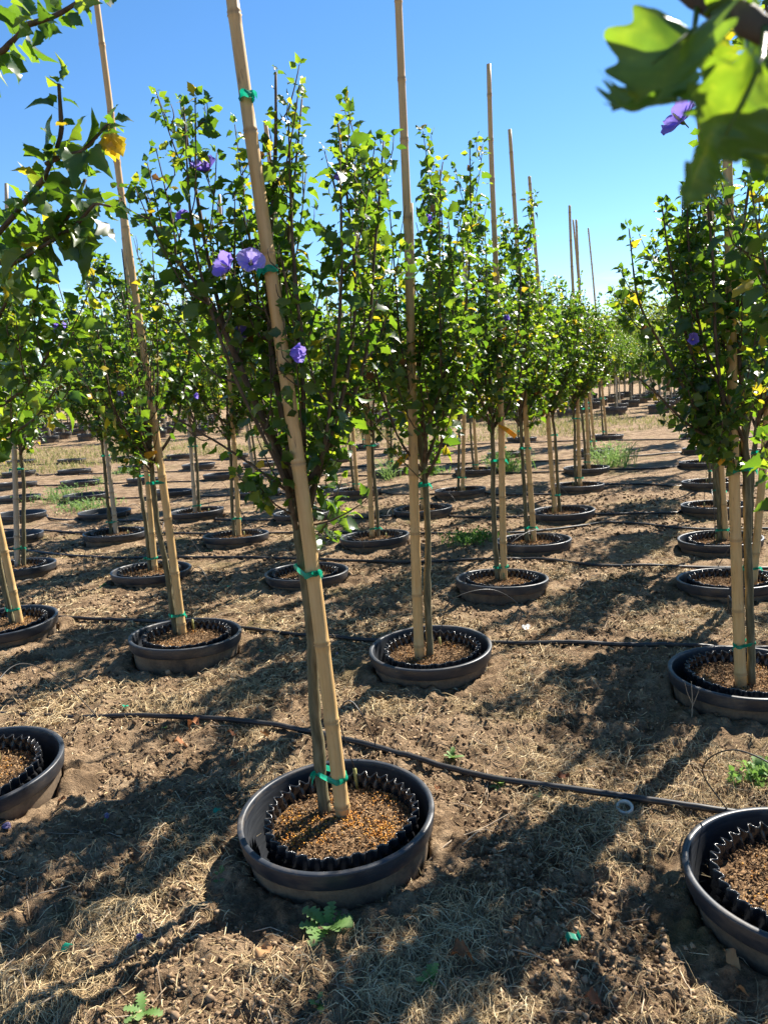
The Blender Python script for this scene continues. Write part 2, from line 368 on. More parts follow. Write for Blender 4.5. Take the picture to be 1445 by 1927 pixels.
SIMPLE = (np.array([(0, 0, 0), (.34, .45, .08), (0, 1, -.1), (-.34, .45, .08), (0, .5, 0)]), [np.array([(0, 1, 2, 4), (0, 4, 2, 3)])])
class Tree:
    """skeleton and leaves of one tree, in its own coordinates (base of the trunk at the origin)"""
    def __init__(s, seed): s.rng = np.random.default_rng(seed); s.trunk = MB(); s.branches = []; s.lp = []; s.la = []; s.ln = []; s.ls = []; s.lt = []
    def leaf(s, p, ax, size, tint=None):
        r = s.rng
        up = np.array([0, 0, 1.0])*r.uniform(.25, 1.0)+r.normal(size=3)*.55
        n = up-ax*(up@ax); s.lp.append(p); s.la.append(ax); s.ln.append(nrm(n)); s.ls.append(size)
        if tint is None:
            tint = np.clip(r.normal(.42, .24), 0, .86)
            if r.random() < .035: tint = r.uniform(.88, .97)
            elif r.random() < .006: tint = 1.0
        s.lt.append(tint)
    def leafy(s, path, t0, step, size, per=1, taper=.45):
        r = s.rng; P = np.asarray(path); seg = np.linalg.norm(np.diff(P, axis=0), axis=1); cl = np.concatenate([[0], np.cumsum(seg)]); Ln = cl[-1]
        d = t0*Ln; ang = r.uniform(0, 6.28)
        while d < Ln:
            q = np.array([np.interp(d, cl, P[:, c]) for c in range(3)]); q2 = np.array([np.interp(min(d+.01, Ln+.01), np.append(cl, Ln+.02), np.append(P[:, c], P[-1, c]+(P[-1, c]-P[-2, c])/max(seg[-1], 1e-6)*.02)) for c in range(3)])
            T = nrm(q2-q+1e-9); a0 = nrm(np.cross(T, [.3, .5, .81])); b0 = np.cross(T, a0)
            f = d/Ln
            for _ in range(per if r.random() < .7 else per+1):
                o = a0*math.cos(ang)+b0*math.sin(ang)
                ax = nrm(o*r.uniform(.6, 1)+T*r.uniform(.1, .6)+np.array([0, 0, r.uniform(-.55, .15)])+r.normal(size=3)*.22)
                s.leaf(q, ax, size*(1-taper*f**2)*r.uniform(.55, 1.2))
                ang += 2.4+r.normal()*.3
            d += step*r.uniform(.6, 1.4)
        for _ in range(3 if t0 < 1 else 0):   # a rosette at the tip
            ax = nrm(T+r.normal(size=3)*.6); s.leaf(P[-1], ax, size*(1-taper)*r.uniform(.7, 1.1))
    def branch(s, path, r0, r1, t0=.2, step=.03, size=.05, per=1, nsub=0, sublen=.25, k=6, wob=.012, sub_t=(.2, .92), tipsub=True):
        r = s.rng; n = max(6, int(len(path)*4)); P = spline(path, n)
        kn = max(3, n//4); P += np.stack([np.interp(np.linspace(0, 1, n), np.linspace(0, 1, kn), np.concatenate([[0], r.normal(size=kn-1)*wob*.7])) for _ in range(3)], -1)
        mb = MB(); rad = np.linspace(r0, r1, n)*(1+.10*r.normal(size=n)); V, F = tube(P, np.abs(rad), k); mb.add(V, F)
        s.leafy(P, t0, step, size, per)
        for q in range(nsub):
            t = r.uniform(*sub_t)
            idx = t*(n-1); i = int(idx); b = P[i]*(1-idx+i)+P[min(i+1, n-1)]*(idx-i); T = nrm(P[min(i+1, n-1)]-P[max(i-1, 0)])
            o = nrm(np.cross(T, r.normal(size=3))); L = sublen*r.uniform(.45, 1.25)*(1.15-.5*t)
            d0 = nrm(T*.75+o*.75); d1 = nrm(T*.6+o*.25+np.array([0, 0, .65]))
            SP = spline([b, b+d0*L*.35, b+d0*L*.5+d1*L*.5, b+d0*L*.55+d1*L*.95], 9)
            rr = r0*(1-t)+r1*t; V, F = tube(SP, np.linspace(min(rr*.55, .0042), .0016, 9), 5); mb.add(V, F)
            s.leafy(SP, .08, step*.8, size*.95, per)
            if L > .16:
                for _ in range(2):
                    i2 = r.integers(3, 7); o2 = nrm(np.cross(d1, r.normal(size=3))); l2 = L*r.uniform(.3, .5)
                    S2 = spline([SP[i2], SP[i2]+nrm(d1+o2)*l2*.6, SP[i2]+nrm(d1*1.4+o2*.7)*l2], 5)
                    V, F = tube(S2, np.linspace(.0022, .0012, 5), 4); mb.add(V, F); s.leafy(S2, .1, step*.8, size*.85, per)
        s.branches.append(mb)
    def trunk_to(s, path, r0, r1):
        n = 26; P = spline(path, n); P[1:-1] += s.rng.normal(size=(n-2, 3))*.0016
        rad = np.linspace(r0, r1, n)*(1+.035*s.rng.normal(size=n)); rad[0] *= 1.18; rad[1] *= 1.06
        for _ in range(3): rad[s.rng.integers(3, n-2)] *= 1.10
        V, F = tube(P, rad, 12); s.trunk.add(V, F)
    def arrays(s): return tuple(np.array(q) for q in (s.lp, s.la, s.ln, s.ls, s.lt))

def make_tree(seed, fork=1.06, top=2.45, R=.33, ns=7, size=.065, dens=.92, tr=.019, step=.027, gaps=()):
    t = Tree(seed); r = t.rng
    t.trunk_to([(0, 0, -.06), (r.normal()*.006, r.normal()*.006, fork*.35), (r.normal()*.008, r.normal()*.008, fork*.7), (0, 0, fork), (r.normal()*.012, r.normal()*.012, fork+.22)], tr, tr*.72)
    a0 = r.uniform(0, 6.28); H = top-fork
    for q in range(ns):
        a = a0+q*2.4+r.normal()*.25; z0 = fork-.05+.26*(q/ns)*r.uniform(.5, 1.1)
        rm = R*r.uniform(.62, 1.12)*(1 if q < ns-2 else .45); hh = H*r.uniform(.72, 1.03)*(1 if q < 5 else 1.0)
        o = np.array([math.cos(a), math.sin(a), 0]); side = np.array([-o[1], o[0], 0])*r.normal()*.07
        path = [np.array([0, 0, z0]), o*rm*.38+np.array([0, 0, z0+hh*.16]), o*rm*.75+side+np.array([0, 0, z0+hh*.42]), o*rm*.92+side*1.5+np.array([0, 0, z0+hh*.70]), o*rm*(.9+.2*r.random())+side*1.3+np.array([0, 0, min(z0+hh, top+.05)])]
        t.branch(path, tr*r.uniform(.42, .6), .0028, t0=.16, step=step/dens, size=size, per=1, nsub=int(r.integers(8, 12)*dens), sublen=.30)
    lead = [np.array([0, 0, fork+.18]), np.array([r.normal()*.04, r.normal()*.04, fork+H*.5]), np.array([r.normal()*.08, r.normal()*.08, top])]
    t.branch(lead, tr*.6, .003, t0=.1, step=step/dens, size=size, nsub=int(12*dens), sublen=.27)
    for q in range(5):     # short low shoots at the fork
        a = r.uniform(0, 6.28); o = np.array([math.cos(a), math.sin(a), 0]); z0 = fork+r.uniform(-.06, .15)
        t.branch([o*.01+np.array([0, 0, z0]), o*.09+np.array([0, 0, z0+.05]), o*R*r.uniform(.4, .75)+np.array([0, 0, z0+r.uniform(.12, .3)])], .004, .0015, t0=.2, step=.026, size=size, nsub=2, sublen=.13, k=5)
    return t

def leaf_mesh(name, arr, matl, sel=None):
    p, a, n, s, tt = arr
    if sel is not None: p, a, n, s, tt = p[sel], a[sel], n[sel], s[sel], tt[sel]
    mb = MB(); kind = np.arange(len(p)) % len(LEAFT)
    for q, (T, F) in enumerate(LEAFT):
        k = kind == q
        if not k.any(): continue
        Y = a[k]; Z = n[k]; X = np.cross(Y, Z)
        V, Fs = instance(T, F, p[k], X, Y, Z, s[k]); mb.add(V, Fs, np.repeat(tt[k], len(T)))
    return mb.mesh(name, matl)
TINTS = [.2, .35, .5, .65, .8, .93]
LEAFM = {}
def single_leaf_mesh(q, ti):
    if (q, ti) not in LEAFM:
        T, F = LEAFT[q]; mb = MB(); mb.add(T, F, TINTS[ti]); LEAFM[(q, ti)] = mb.mesh('leaf', M['leaf'])
    return LEAFM[(q, ti)]

class TreeMeshes: pass
def finish(t):
    q = TreeMeshes(); q.trunk = t.trunk.mesh('trunk', M['trunk']); q.br = [b.mesh('branch', M['branch']) for b in t.branches]
    q.arr = t.arrays(); q.crown = leaf_mesh('crown', q.arr, M['leaf']); return q
def place_tree(name, tm, base, axis, spin, scale=1.0, label='', group=None, single=0, branches=True):
    """an Empty at the foot of the trunk; the trunk leans along axis"""
    Z = nrm(axis); X = nrm(np.cross([0, 1, 0], Z)); Y = np.cross(Z, X)
    c, s_ = math.cos(spin), math.sin(spin); X, Y = X*c+Y*s_, Y*c-X*s_
    mw = Matrix([[*(float(v[r]*scale) for v in (X, Y, Z)), float(base[r])] for r in range(3)]+[[0, 0, 0, 1]])
    e = bpy.data.objects.new(name, None); e.empty_display_size = .1; C.objects.link(e); e.matrix_world = mw
    tag(e, label, 'tree', group)
    tr = obj('trunk', tm.trunk, e)
    if branches:
        for b in tm.br: obj('branch', b, tr)
    if not single:
        obj('crown', tm.crown, e)
    else:
        p, a, n, s, tt = tm.arr
        Wp = np.asarray([[mw[r][c] for c in range(4)] for r in range(3)])
        wp = p@Wp[:, :3].T+Wp[:, 3]; d = np.linalg.norm(wp-CAM, axis=1); pp = to_px(wp)
        vis = (pp[:, 0] > -40) & (pp[:, 0] < PW+40) & (pp[:, 1] > -40)
        score = s/d*np.where(vis, 1, .1); order = np.argsort(-score)[:single]
        rest = np.ones(len(p), bool); rest[order] = False
        cr = obj('crown', leaf_mesh('crown', tm.arr, M['leaf'], rest), e); cr['kind'] = 'stuff'
        for i in order:
            Yv, Zv = a[i], n[i]; Xv = np.cross(Yv, Zv)
            ti = int(np.argmin([abs(tt[i]-u) for u in TINTS]))
            o = obj('leaf', single_leaf_mesh(int(i) % len(LEAFT), ti), cr)
            o.matrix_basis = Matrix([[float(Xv[r]*s[i]), float(Yv[r]*s[i]), float(Zv[r]*s[i]), float(p[i][r])] for r in range(3)]+[[0, 0, 0, 1]])
    return e

# ------------------------------------------------------------------ pots
PSOIL = SOILZ+.004
def pot_meshes():
    out = MB(); V, F = lathe([(.262, -.34), (.302, .02), (.309, .098)], 72); out.add(V, F)
    wall = out.mesh('wall', M['wall'])
    rm = MB()
    V, F = lathe([(.308, .086), (.322, .089), (.3245, .094), (.332, .143), (.3315, .1475), (.328, .150), (.318, .1505), (.3135, .149), (.311, .144), (.309, .128)], 96); rm.add(V, F)
    rim = rm.mesh('rim', M['rim'])
    inn = MB(); V, F = lathe([(.3085, .13), (.302, .10), (.297, .02), (.256, -.33), (.0, -.33)], 72); inn.add(V, F)
    return wall, rim, inn.mesh('inner_wall', M['inner'])
PWALL, PRIM, PINN = pot_meshes()
def liner_mesh(seed=3, n=38):
    r = np.random.default_rng(seed); K = n*8; th = np.arange(K)*2*math.pi/K
    zs = np.concatenate([np.linspace(-.12, .10, 14), [.112, .122, .128]])
    def shell(off):
        out = []
        for z in zs:
            row = (z+.12)/.055; ph = (np.floor(row) % 2)*math.pi
            c = (.5+.5*np.cos(n*th+ph))**2.2*(math.sin((row % 1)*math.pi) if z < .10 else .95)
            top = .006*np.sin(3*th+1)+.004*np.sin(7*th)
            rad = .240+.022*c+off+top*.6
            zz = np.full(K, z)+(0 if z < .12 else .003*np.sin(n*th*.5)+.004*np.cos(n*th))
            out.append(np.stack([rad*np.cos(th), rad*np.sin(th), zz], -1))
        return np.array(out)
    mb = MB(); A = shell(.0); B = shell(-.004); n0 = len(zs)
    i = np.arange(n0-1)[:, None]; j = np.arange(K)[None]
    F = np.stack([i*K+j, i*K+(j+1) % K, (i+1)*K+(j+1) % K, (i+1)*K+j], -1).reshape(-1, 4)
    mb.add(A.reshape(-1, 3), F); mb.add(B.reshape(-1, 3), F[:, ::-1])
    j = np.arange(K); a = (n0-1)*K+j; b = (n0-1)*K+(j+1) % K; off = n0*K
    mb.f.append(np.stack([a, b, b+off, a+off], -1))
    return mb.mesh('wall', M['liner'])
LINER = liner_mesh()
def soil_mesh():
    mb = MB(); r = np.concatenate([[0], np.linspace(.02, .244, 20)]); th = np.arange(64)*2*math.pi/64
    X = r[:, None]*np.cos(th); Y = r[:, None]*np.sin(th)
    Z = PSOIL-.012+.012*np.exp(-(np.hypot(X, Y)/.09)**2)+.014*(vnoise(X*25+9, Y*25, 4)-.5)+.010*(vnoise(X*70+3, Y*70, 6)-.5)
    i = np.arange(len(r)-1)[:, None]; j = np.arange(64)[None]
    mb.add(np.stack([X, Y, Z], -1).reshape(-1, 3), np.stack([i*64+j, (i+1)*64+j, (i+1)*64+(j+1) % 64, i*64+(j+1) % 64], -1).reshape(-1, 4))
    return mb.mesh('soil', M['potsoil'])
SOIL = soil_mesh()
OCT = np.array([(1, 0, 0), (-1, 0, 0), (0, 1, 0), (0, -1, 0), (0, 0, 1), (0, 0, -1)], float)
OCTF = [np.array([(0, 2, 4), (2, 1, 4), (1, 3, 4), (3, 0, 4), (2, 0, 5), (1, 2, 5), (3, 1, 5), (0, 3, 5)])]
def rand_frames(r, n, flat=0.0):
    q = nrm(r.normal(size=(n, 3))); z = nrm(q*np.array([1, 1, 1])+np.array([0, 0, flat])); a = nrm(np.cross(z, nrm(r.normal(size=(n, 3))))); return a, np.cross(z, a), z
def scatter_disc(r, n, R, seed=None):
    a = r.uniform(0, 6.283, n); d = R*np.sqrt(r.uniform(0, 1, n)); return np.stack([d*np.cos(a), d*np.sin(a)], -1)
def chips_mesh(seed, n):
    r = np.random.default_rng(seed); p = scatter_disc(r, n, .225); mb = MB(); X, Y, Z = rand_frames(r, n, .9)
    T = OCT*np.array([1, .38, .22]); pos = np.concatenate([p, np.full((n, 1), PSOIL)+r.uniform(-.010, .008, (n, 1))], 1)
    V, F = instance(T, OCTF, pos, X, Y, Z, r.uniform(.003, .011, n)); mb.add(V, F, np.repeat(r.uniform(0, 1, n), 6)); return mb.mesh('bark_chips', M['bark_chip'], False)
def pellets_mesh(seed, n):
    r = np.random.default_rng(seed); cl = scatter_disc(r, 14, .20); p = cl[r.integers(0, 14, n)]+r.normal(size=(n, 2))*.030
    p = p[np.hypot(p[:, 0], p[:, 1]) < .222]; n = len(p); mb = MB(); X, Y, Z = rand_frames(r, n)
    T = np.array([(math.cos(a)*math.cos(e), math.sin(a)*math.cos(e), math.sin(e)) for e in (-.7, .7) for a in np.arange(5)*1.2566]+[(0, 0, 1), (0, 0, -1)])
    F = [np.array([(i, (i+1) % 5, 5+(i+1) % 5, 5+i) for i in range(5)]), np.array([(5+i, 5+(i+1) % 5, 10) for i in range(5)]+[((i+1) % 5, i, 11) for i in range(5)])]
    V, Fs = instance(T, F, np.concatenate([p, np.full((n, 1), PSOIL+.002)+r.uniform(-.003, .005, (n, 1))], 1), X, Y, Z, r.uniform(.0017, .0036, n))
    mb.add(V, Fs, np.repeat(r.uniform(0, 1, n), 12)); return mb.mesh('fertilizer_pellets', M['pellet'])
CHIPS = [chips_mesh(5, 2600), chips_mesh(6, 1500)]; PELL = [pellets_mesh(7, 900), pellets_mesh(8, 130)]
rngp = np.random.default_rng(12)
TILT = {(1, -1): (-2.0, 2.2), (0, 0): (1.5, -1.0), (2, -2): (-1.5, 1.5), (1, 0): (1.0, -1.0)}
def put_pot(k, xy, label, group, liner=True):
    tx, ty = TILT.get(k, tuple(rngp.normal(size=2)*1.0+np.array([-2.2 if k[0] > 1 else 0, 0]))); rz = rngp.uniform(0, 6.28)
    rot = (math.radians(tx), math.radians(ty), rz); z = rngp.normal()*.005+(.012 if k == (0, 0) else -sink(k))
    e = bpy.data.objects.new('socket_pot', None); C.objects.link(e); e.location = (xy[0], xy[1], z-.025); e.rotation_mode = 'ZXY'; e.rotation_euler = rot; tag(e, label, 'pot', group)
    wl = obj('wall', PWALL, e); obj('rim', PRIM, e); obj('inner_wall', PINN, e)
    if liner:
        q = bpy.data.objects.new('corrugated_liner', None); C.objects.link(q); q.location = (xy[0]+rngp.normal()*.008, xy[1]+rngp.normal()*.008, z-.004); q.rotation_mode = 'ZXY'; q.rotation_euler = (rot[0]*.7, rot[1]*.7, rngp.uniform(0, 6.28))
        tag(q, 'corrugated black liner '+where(k), 'liner pot', 'corrugated liners inside the socket pots')
        obj('wall', LINER, q); s = obj('soil', SOIL, q)
        hero = k in ((0, 0),)
        tag(obj('bark_chips', CHIPS[0 if k[0] < 3 else 1], q), kind='stuff')
        if k[0] < 5: tag(obj('fertilizer_pellets', PELL[0 if hero else 1], q), kind='stuff')
for k, xy in PXY.items():
    emp = is_empty(k)
    lab = ('empty black pot ' if emp else 'planted black pot ')+where(k)
    if k == (0, 0): lab = 'large black pot holding bright orange fertilizer pellets around a slim trunk'
    if k == (1, 1): lab = 'black pot with a dead forked twig standing against its rim'
    put_pot(k, xy, lab, 'empty socket pots' if emp else 'socket pots planted with trees', not emp)

# ------------------------------------------------------------------ bamboo stakes
def stake_mesh(L, r0, r1, seed, matl):
    r = np.random.default_rng(seed); zs = [-.25]; rad = [r0]; tn = [0]; z = -.05+r.uniform(0, .12)
    while z < L-.05:
        f = z/L; rr = r0*(1-f)+r1*f
        for dz, k, t in ((-.035, 1.0, .35), (-.010, 1.03, .55), (-.004, 1.17, .85), (.0, 1.0, 1.0), (.004, 1.13, .85), (.012, 1.0, .5), (.05, .985, .35)):
            zs.append(z+dz); rad.append(rr*k); tn.append(t)
        z += r.uniform(.24, .36)
    zs.append(L-.002); rad.append(r1*.98); tn.append(.3); zs.append(L); rad.append(r1*.7); tn.append(.6)
    o = np.argsort(zs, kind='stable'); zs = np.array(zs)[o]; rad = np.array(rad)[o]; tn = np.array(tn)[o]
    bow = .012*np.sin(zs/L*math.pi*r.uniform(.8, 1.6)+r.uniform(0, 3)); P = np.stack([bow-bow[0], .006*np.sin(zs*2.1+seed), zs], -1)
    mb = MB(); V, F = tube(P, rad, 12); mb.add(V, F, np.repeat(tn, 12)); return mb.mesh('bamboo_stake', matl)
# photo pixels: stake foot, a second point up the stake, is that point its real tip?, trunk side (-1 left, 1 right)
ST = {(0,0):((648,1540),(452,90),0,-1),(1,0):((790,1235),(752,30),0,1),(2,0):((951,1086),(922,125),1,-1),(3,0):((1003,1012),(960,249),1,-1),(4,0):((1040,962),(993,333),1,1),
 (5,0):((1092,914),(1073,386),1,-1),(6,0):((1112,880),(1088,416),1,-1),(7,0):((1119,843),(1080,424),1,-1),(8,0):((1132,817),(1100,440),1,-1),
 (0,1):((1525,1655),(1500,700),0,1),(1,1):((1393,1290),(1374,480),0,1),(2,1):((1414,1104),(1437,850),0,-1),(3,1):((1378,1008),(1368,850),0,-1),(4,1):((1366,948),(1360,700),0,-1),(5,1):((1350,905),(1344,700),0,-1),(6,1):((1336,866),(1330,700),0,-1),
 (7,1):((1334,842),(1329,700),0,-1),(8,1):((1319,812),(1316,700),0,-1),
 (0,-1):((-30,1450),(-120,500),0,-1),(1,-1):((345,1192),(178,0),0,-1),(2,-1):((592,1078),(497,225),1,-1),(3,-1):((697,1004),(672,500),0,1),(4,-1):((795,952),(775,430),0,1),(5,-1):((876,916),(885,421),1,-1),(6,-1):((902,881),(874,440),1,-1),
 (7,-1):((945,848),(930,560),0,-1),(8,-1):((974,822),(965,560),0,-1),
 (1,-2):((36,1172),(-10,960),0,-1),(2,-2):((300,1064),(231,298),1,-1),(3,-2):((453,1004),(443,830),0,-1),(4,-2):((572,962),(560,700),0,-1),(5,-2):((674,917),(663,790),0,-1),(6,-2):((729,882),(722,790),0,1),(7,-2):((788,850),(783,700),0,1),(8,-2):((838,829),(832,700),0,1),
 (2,-3):((34,1062),(14,350),1,1),(3,-3):((219,1003),(197,795),0,-1),(4,-3):((363,961),(353,780),0,1),(5,-3):((480,921),(465,820),0,1),(6,-3):((572,889),(565,780),0,1),(7,-3):((637,860),(633,790),0,-1),(8,-3):((690,835),(686,740),0,-1)}
GREY = {(2, -3), (3, -3), (4, -3), (5, -3), (6, -3)}
AX = {}
for n_, k in enumerate(PXY):
    if is_empty(k): continue
    xy = PXY[k]
    if k in ST:
        a, b, tip, side = ST[k]; base = on_z(*a, SOILZ-sink(k)); top = on_y(*b, base[1]); L = np.linalg.norm(top-base); ax = nrm(top-base)
        if not tip or L > 4.5 or L < 2.2: L = 3.35 if k not in ((0, 0), (1, 0), (1, -1)) else 3.8
    else: base = np.array([xy[0]+.03, xy[1], SOILZ-sink(k)]); ax = nrm([-.02, .01, 1]); L = 3.3; side = -1
    # keep the foot inside the liner
    v = base[:2]-xy; dd = np.linalg.norm(v)
    if dd > .16: base = np.array([*(xy+v/dd*.16), SOILZ-sink(k)])
    r0 = .026 if k != (1, 0) else .028
    me = stake_mesh(L, r0, .0155, 100+n_, M['bamboo_grey' if k in GREY else 'bamboo'])
    o = obj('bamboo_stake', me, None, base); o.rotation_euler = Vector(ax).to_track_quat('Z', 'Y').to_euler()
    lab = ('weathered grey' if k in GREY else 'pale')+' bamboo stake '+where(k)
    if k == (0, 0): lab = 'tall leaning bamboo stake rising from the orange-pelleted pot'
    tag(o, lab, 'stake', 'bamboo stakes beside the potted trees')
    off = np.array([side*.052, .012, 0]); AX[k] = (base, ax, off)

# ------------------------------------------------------------------ trees of the near block
VAR = [finish(make_tree(21, R=.43, top=2.38, ns=8)), finish(make_tree(22, R=.40, top=2.32)), finish(make_tree(23, R=.46, top=2.42, ns=9)), finish(make_tree(24, R=.42, top=2.36, ns=8)), finish(make_tree(25, R=.40, top=2.42, ns=8))]
TREES = {}
def local(base, ax, pts):
    """world points -> the coordinates of a tree with spin 0 and scale 1"""
    Z = nrm(ax); X = nrm(np.cross([0, 1, 0], Z)); Y = np.cross(Z, X); d = np.asarray(pts)-base
    return np.stack([d@X, d@Y, d@Z], -1)
GT = 'young rose of sharon trees in the pots'
rngt = np.random.default_rng(5)
def tree_axis(k):
    base, ax, off = AX[k]; tb = base+off
    return tb, ax
def clear_stake(t, base, ax, spin, k, w1, w2, ysplit, low):
    """the crown was trained behind its stake: drop most leaves that would sit on the stake's open side"""
    sb, sa, _o = AX[k]; keep = []; Z = nrm(ax); X = nrm(np.cross([0, 1, 0], Z)); Y = np.cross(Z, X); c, s_ = math.cos(spin), math.sin(spin); X, Y = X*c+Y*s_, Y*c-X*s_
    for p in t.lp:
        W0 = base+X*p[0]+Y*p[1]+Z*p[2]; sp = sb+sa*((W0[2]-sb[2])/sa[2]); a1, a2 = to_px(W0), to_px(sp)
        keep.append(not (abs(a1[0]-a2[0]) < (w1 if a1[1] < ysplit else w2) and W0[1] < sp[1]+.06 and (a1[1] < ysplit or t.rng.random() < low)))
    t.lp, t.la, t.ln, t.ls, t.lt = [[v for v, f in zip(l, keep) if f] for l in (t.lp, t.la, t.ln, t.ls, t.lt)]
# the leaning-stake tree: fuller crown, plus the shoots that can be picked out on it
base, ax = tree_axis((0, 0)); base = on_z(613, 1530, SOILZ); ax = nrm(on_y(556, 950, base[1]+.07)-base)
t = make_tree(411, fork=1.0, top=2.38, R=.34, ns=6, size=.060, dens=.85, tr=.0215)
L_ = lambda pl, Y: local(base, ax, np.array([on_y(x, y, Y+dy) for x, y, dy in pl]))
Y0 = base[1]
t.branch(L_([(556, 935, .03), (470, 880, .0), (380, 812, -.05), (310, 786, -.1)], Y0), .0055, .0022, t0=.35, step=.06, size=.045, nsub=2, sublen=.12)
t.branch(L_([(590, 988, .0), (625, 975, -.05), (662, 958, -.1), (690, 930, -.12)], Y0), .0035, .0018, t0=.3, step=.035, size=.07, nsub=0)
t.branch(L_([(550, 925, .03), (470, 740, .02), (390, 570, .0), (310, 460, -.02), (268, 350, -.03)], Y0), .012, .0035, t0=.3, step=.03, size=.05, nsub=8, sublen=.22)
t.branch(L_([(565, 920, .03), (610, 860, .05), (655, 700, .08), (668, 520, .1), (640, 235, .1)], Y0), .011, .003, t0=.3, step=.03, size=.046, nsub=8, sublen=.22)
t.branch(L_([(552, 900, .03), (505, 600, .05), (515, 300, .05), (512, 125, .05)], Y0), .011, .003, t0=.25, step=.03, size=.046, nsub=7, sublen=.2)
t.branch(L_([(552, 900, .03), (440, 640, .08), (370, 380, .1), (352, 200, .1)], Y0), .010, .003, t0=.3, step=.03, size=.048, nsub=7, sublen=.2)
clear_stake(t, base, ax, 0, (0, 0), 46, 26, 560, .55)
TREES[(0, 0)] = place_tree('rose_of_sharon_tree', finish(t), base, ax, 0, 1, 'slim tree with paired violet flowers, growing in the orange-pelleted pot', GT, single=300)
# the tree whose long leafy limbs reach in beside the paired-hose pot
base, ax = tree_axis((0, -1)); ax = nrm([-.05, -.05, 1])
t = make_tree(52, fork=1.0, top=2.35, R=.36, ns=6, size=.058)
L_ = lambda pl: local(base, ax, np.array([on_y(x, y, Y) for x, y, Y in pl]))
fk = np.array([0, 0, .98])
for pl, n, kw in (([(-60, 560, 2.3), (20, 500, 2.1), (85, 450, 2.05), (127, 400, 2.0), (165, 345, 2.0)], 1, {}), ([(-80, 520, 2.4), (-10, 450, 2.2), (65, 349, 2.05), (87, 309, 2.0), (105, 247, 2.0), (120, 150, 2.0)], 1, {}),
        ([(-140, 200, 2.3), (-60, 120, 1.95), (0, 91, 1.9), (65, 65, 1.85), (123, 33, 1.8), (175, 0, 1.8)], 1, {})):
    t.branch(np.concatenate([[fk], L_(pl)]), .011, .0040, t0=.42, step=.014, size=.092, per=1, nsub=0)
t.branch(L_([(87, 309, 2.0), (130, 290, 1.98), (162, 275, 1.97), (203, 234, 1.96)]), .006, .003, t0=.05, step=.014, size=.078)
t.branch(L_([(85, 450, 2.05), (130, 425, 2.0), (175, 398, 1.95), (215, 385, 1.95)]), .006, .003, t0=.05, step=.013, size=.08)
t.branch(L_([(20, 500, 2.1), (60, 470, 2.02), (95, 440, 2.0), (120, 430, 2.0)]), .006, .003, t0=.05, step=.013, size=.08)
t.branch(np.concatenate([[fk], L_([(-60, 800, 2.6), (20, 760, 2.4), (75, 690, 2.3), (120, 600, 2.3)])]), .009, .003, t0=.3, step=.024, size=.06, nsub=6, sublen=.2)
for pl in ([(-70, 780, 2.6), (20, 690, 2.4), (55, 600, 2.3), (72, 500, 2.25)], [(-80, 850, 2.6), (0, 825, 2.45), (60, 795, 2.35), (112, 735, 2.3)], [(-90, 700, 2.5), (-20, 640, 2.35), (15, 560, 2.25), (30, 470, 2.2)]):
    t.branch(np.concatenate([[fk], L_(pl)]), .008, .003, t0=.35, step=.017, size=.064, nsub=4, sublen=.16)
tm = finish(t)
tip = L_([(205, 236, 1.95)])[0]
t2 = Tree(1)
for dx, ty in ((.1, .95), (-.18, .96), (.3, .945)): t2.leaf(tip, nrm([dx, 0, -1]), .058, ty); t2.ln[-1] = nrm(np.cross(np.cross(t2.la[-1], [.25*dx*4, -1, .1]), t2.la[-1]))
TREES[(0, -1)] = place_tree('rose_of_sharon_tree', tm, base, ax, 0, 1, 'large-leaved tree whose limbs carry one drooping yellow leaf', GT, single=300)
pr, ar, nr_, sr, trr = t2.arrays(); yl = obj('leaf', leaf_mesh('leaf', t2.arrays(), M['leaf']), TREES[(0, -1)]); yl['label'] = 'large yellow withered leaf hanging from a twig tip'
for k, seed, kw, lab in (((1, 0), 61, dict(R=.38, top=2.5, fork=1.0, ns=8, dens=.85), None), ((1, 1), 62, dict(R=.38, top=2.45, fork=1.03, ns=6, size=.070, dens=.75), None), ((1, -1), 63, dict(R=.42, top=2.3, ns=8, dens=.78), None), ((0, 1), 64, dict(R=.28, top=2.4, size=.06, ns=4, dens=.9), None)):
    b_, a_ = tree_axis(k)
    tq = make_tree(seed, **kw)
    if k == (1, 1):      # its long low limbs
        for pl in ([(1388, 870, 3.33), (1300, 750, 3.25), (1235, 640, 3.2), (1200, 560, 3.15), (1182, 430, 3.15)], [(1390, 850, 3.33), (1300, 805, 3.2), (1240, 745, 3.1), (1195, 700, 3.1)], [(1390, 830, 3.33), (1310, 680, 3.25), (1260, 520, 3.2), (1245, 380, 3.2)], [(1392, 880, 3.33), (1350, 850, 3.2), (1345, 810, 3.1), (1365, 780, 3.05)]):
            c0, s0 = math.cos(-.4), math.sin(-.4); Q = local(b_, a_, np.array([on_y(*p) for p in pl])); Q = np.stack([Q[:, 0]*c0-Q[:, 1]*s0, Q[:, 0]*s0+Q[:, 1]*c0, Q[:, 2]], -1)
            tq.branch(np.concatenate([[[0, 0, 1.0]], Q]) if pl[0][1] > 0 else Q, .010, .003, t0=.3, step=.022, size=.062, nsub=6, sublen=.2)
    if k in ((1, -1), (1, 0)): clear_stake(tq, b_, a_, .4, k, 22, 20, 480, .9 if k == (1, -1) else .6)
    TREES[k] = place_tree('rose_of_sharon_tree', finish(tq), b_, a_, 0.4, 1, 'slim leafy tree '+where(k), GT, single=300 if k != (0, 1) else 200)
for n_, k in enumerate(AX):
    if k in TREES or k == (-1, 1): continue
    b_, a_ = tree_axis(k); TREES[k] = place_tree('rose_of_sharon_tree', VAR[(k[0]*3+k[1]*2) % 5], b_, a_, rngt.uniform(0, 6.28), rngt.uniform(.95, 1.05), 'slim leafy tree '+where(k), GT)

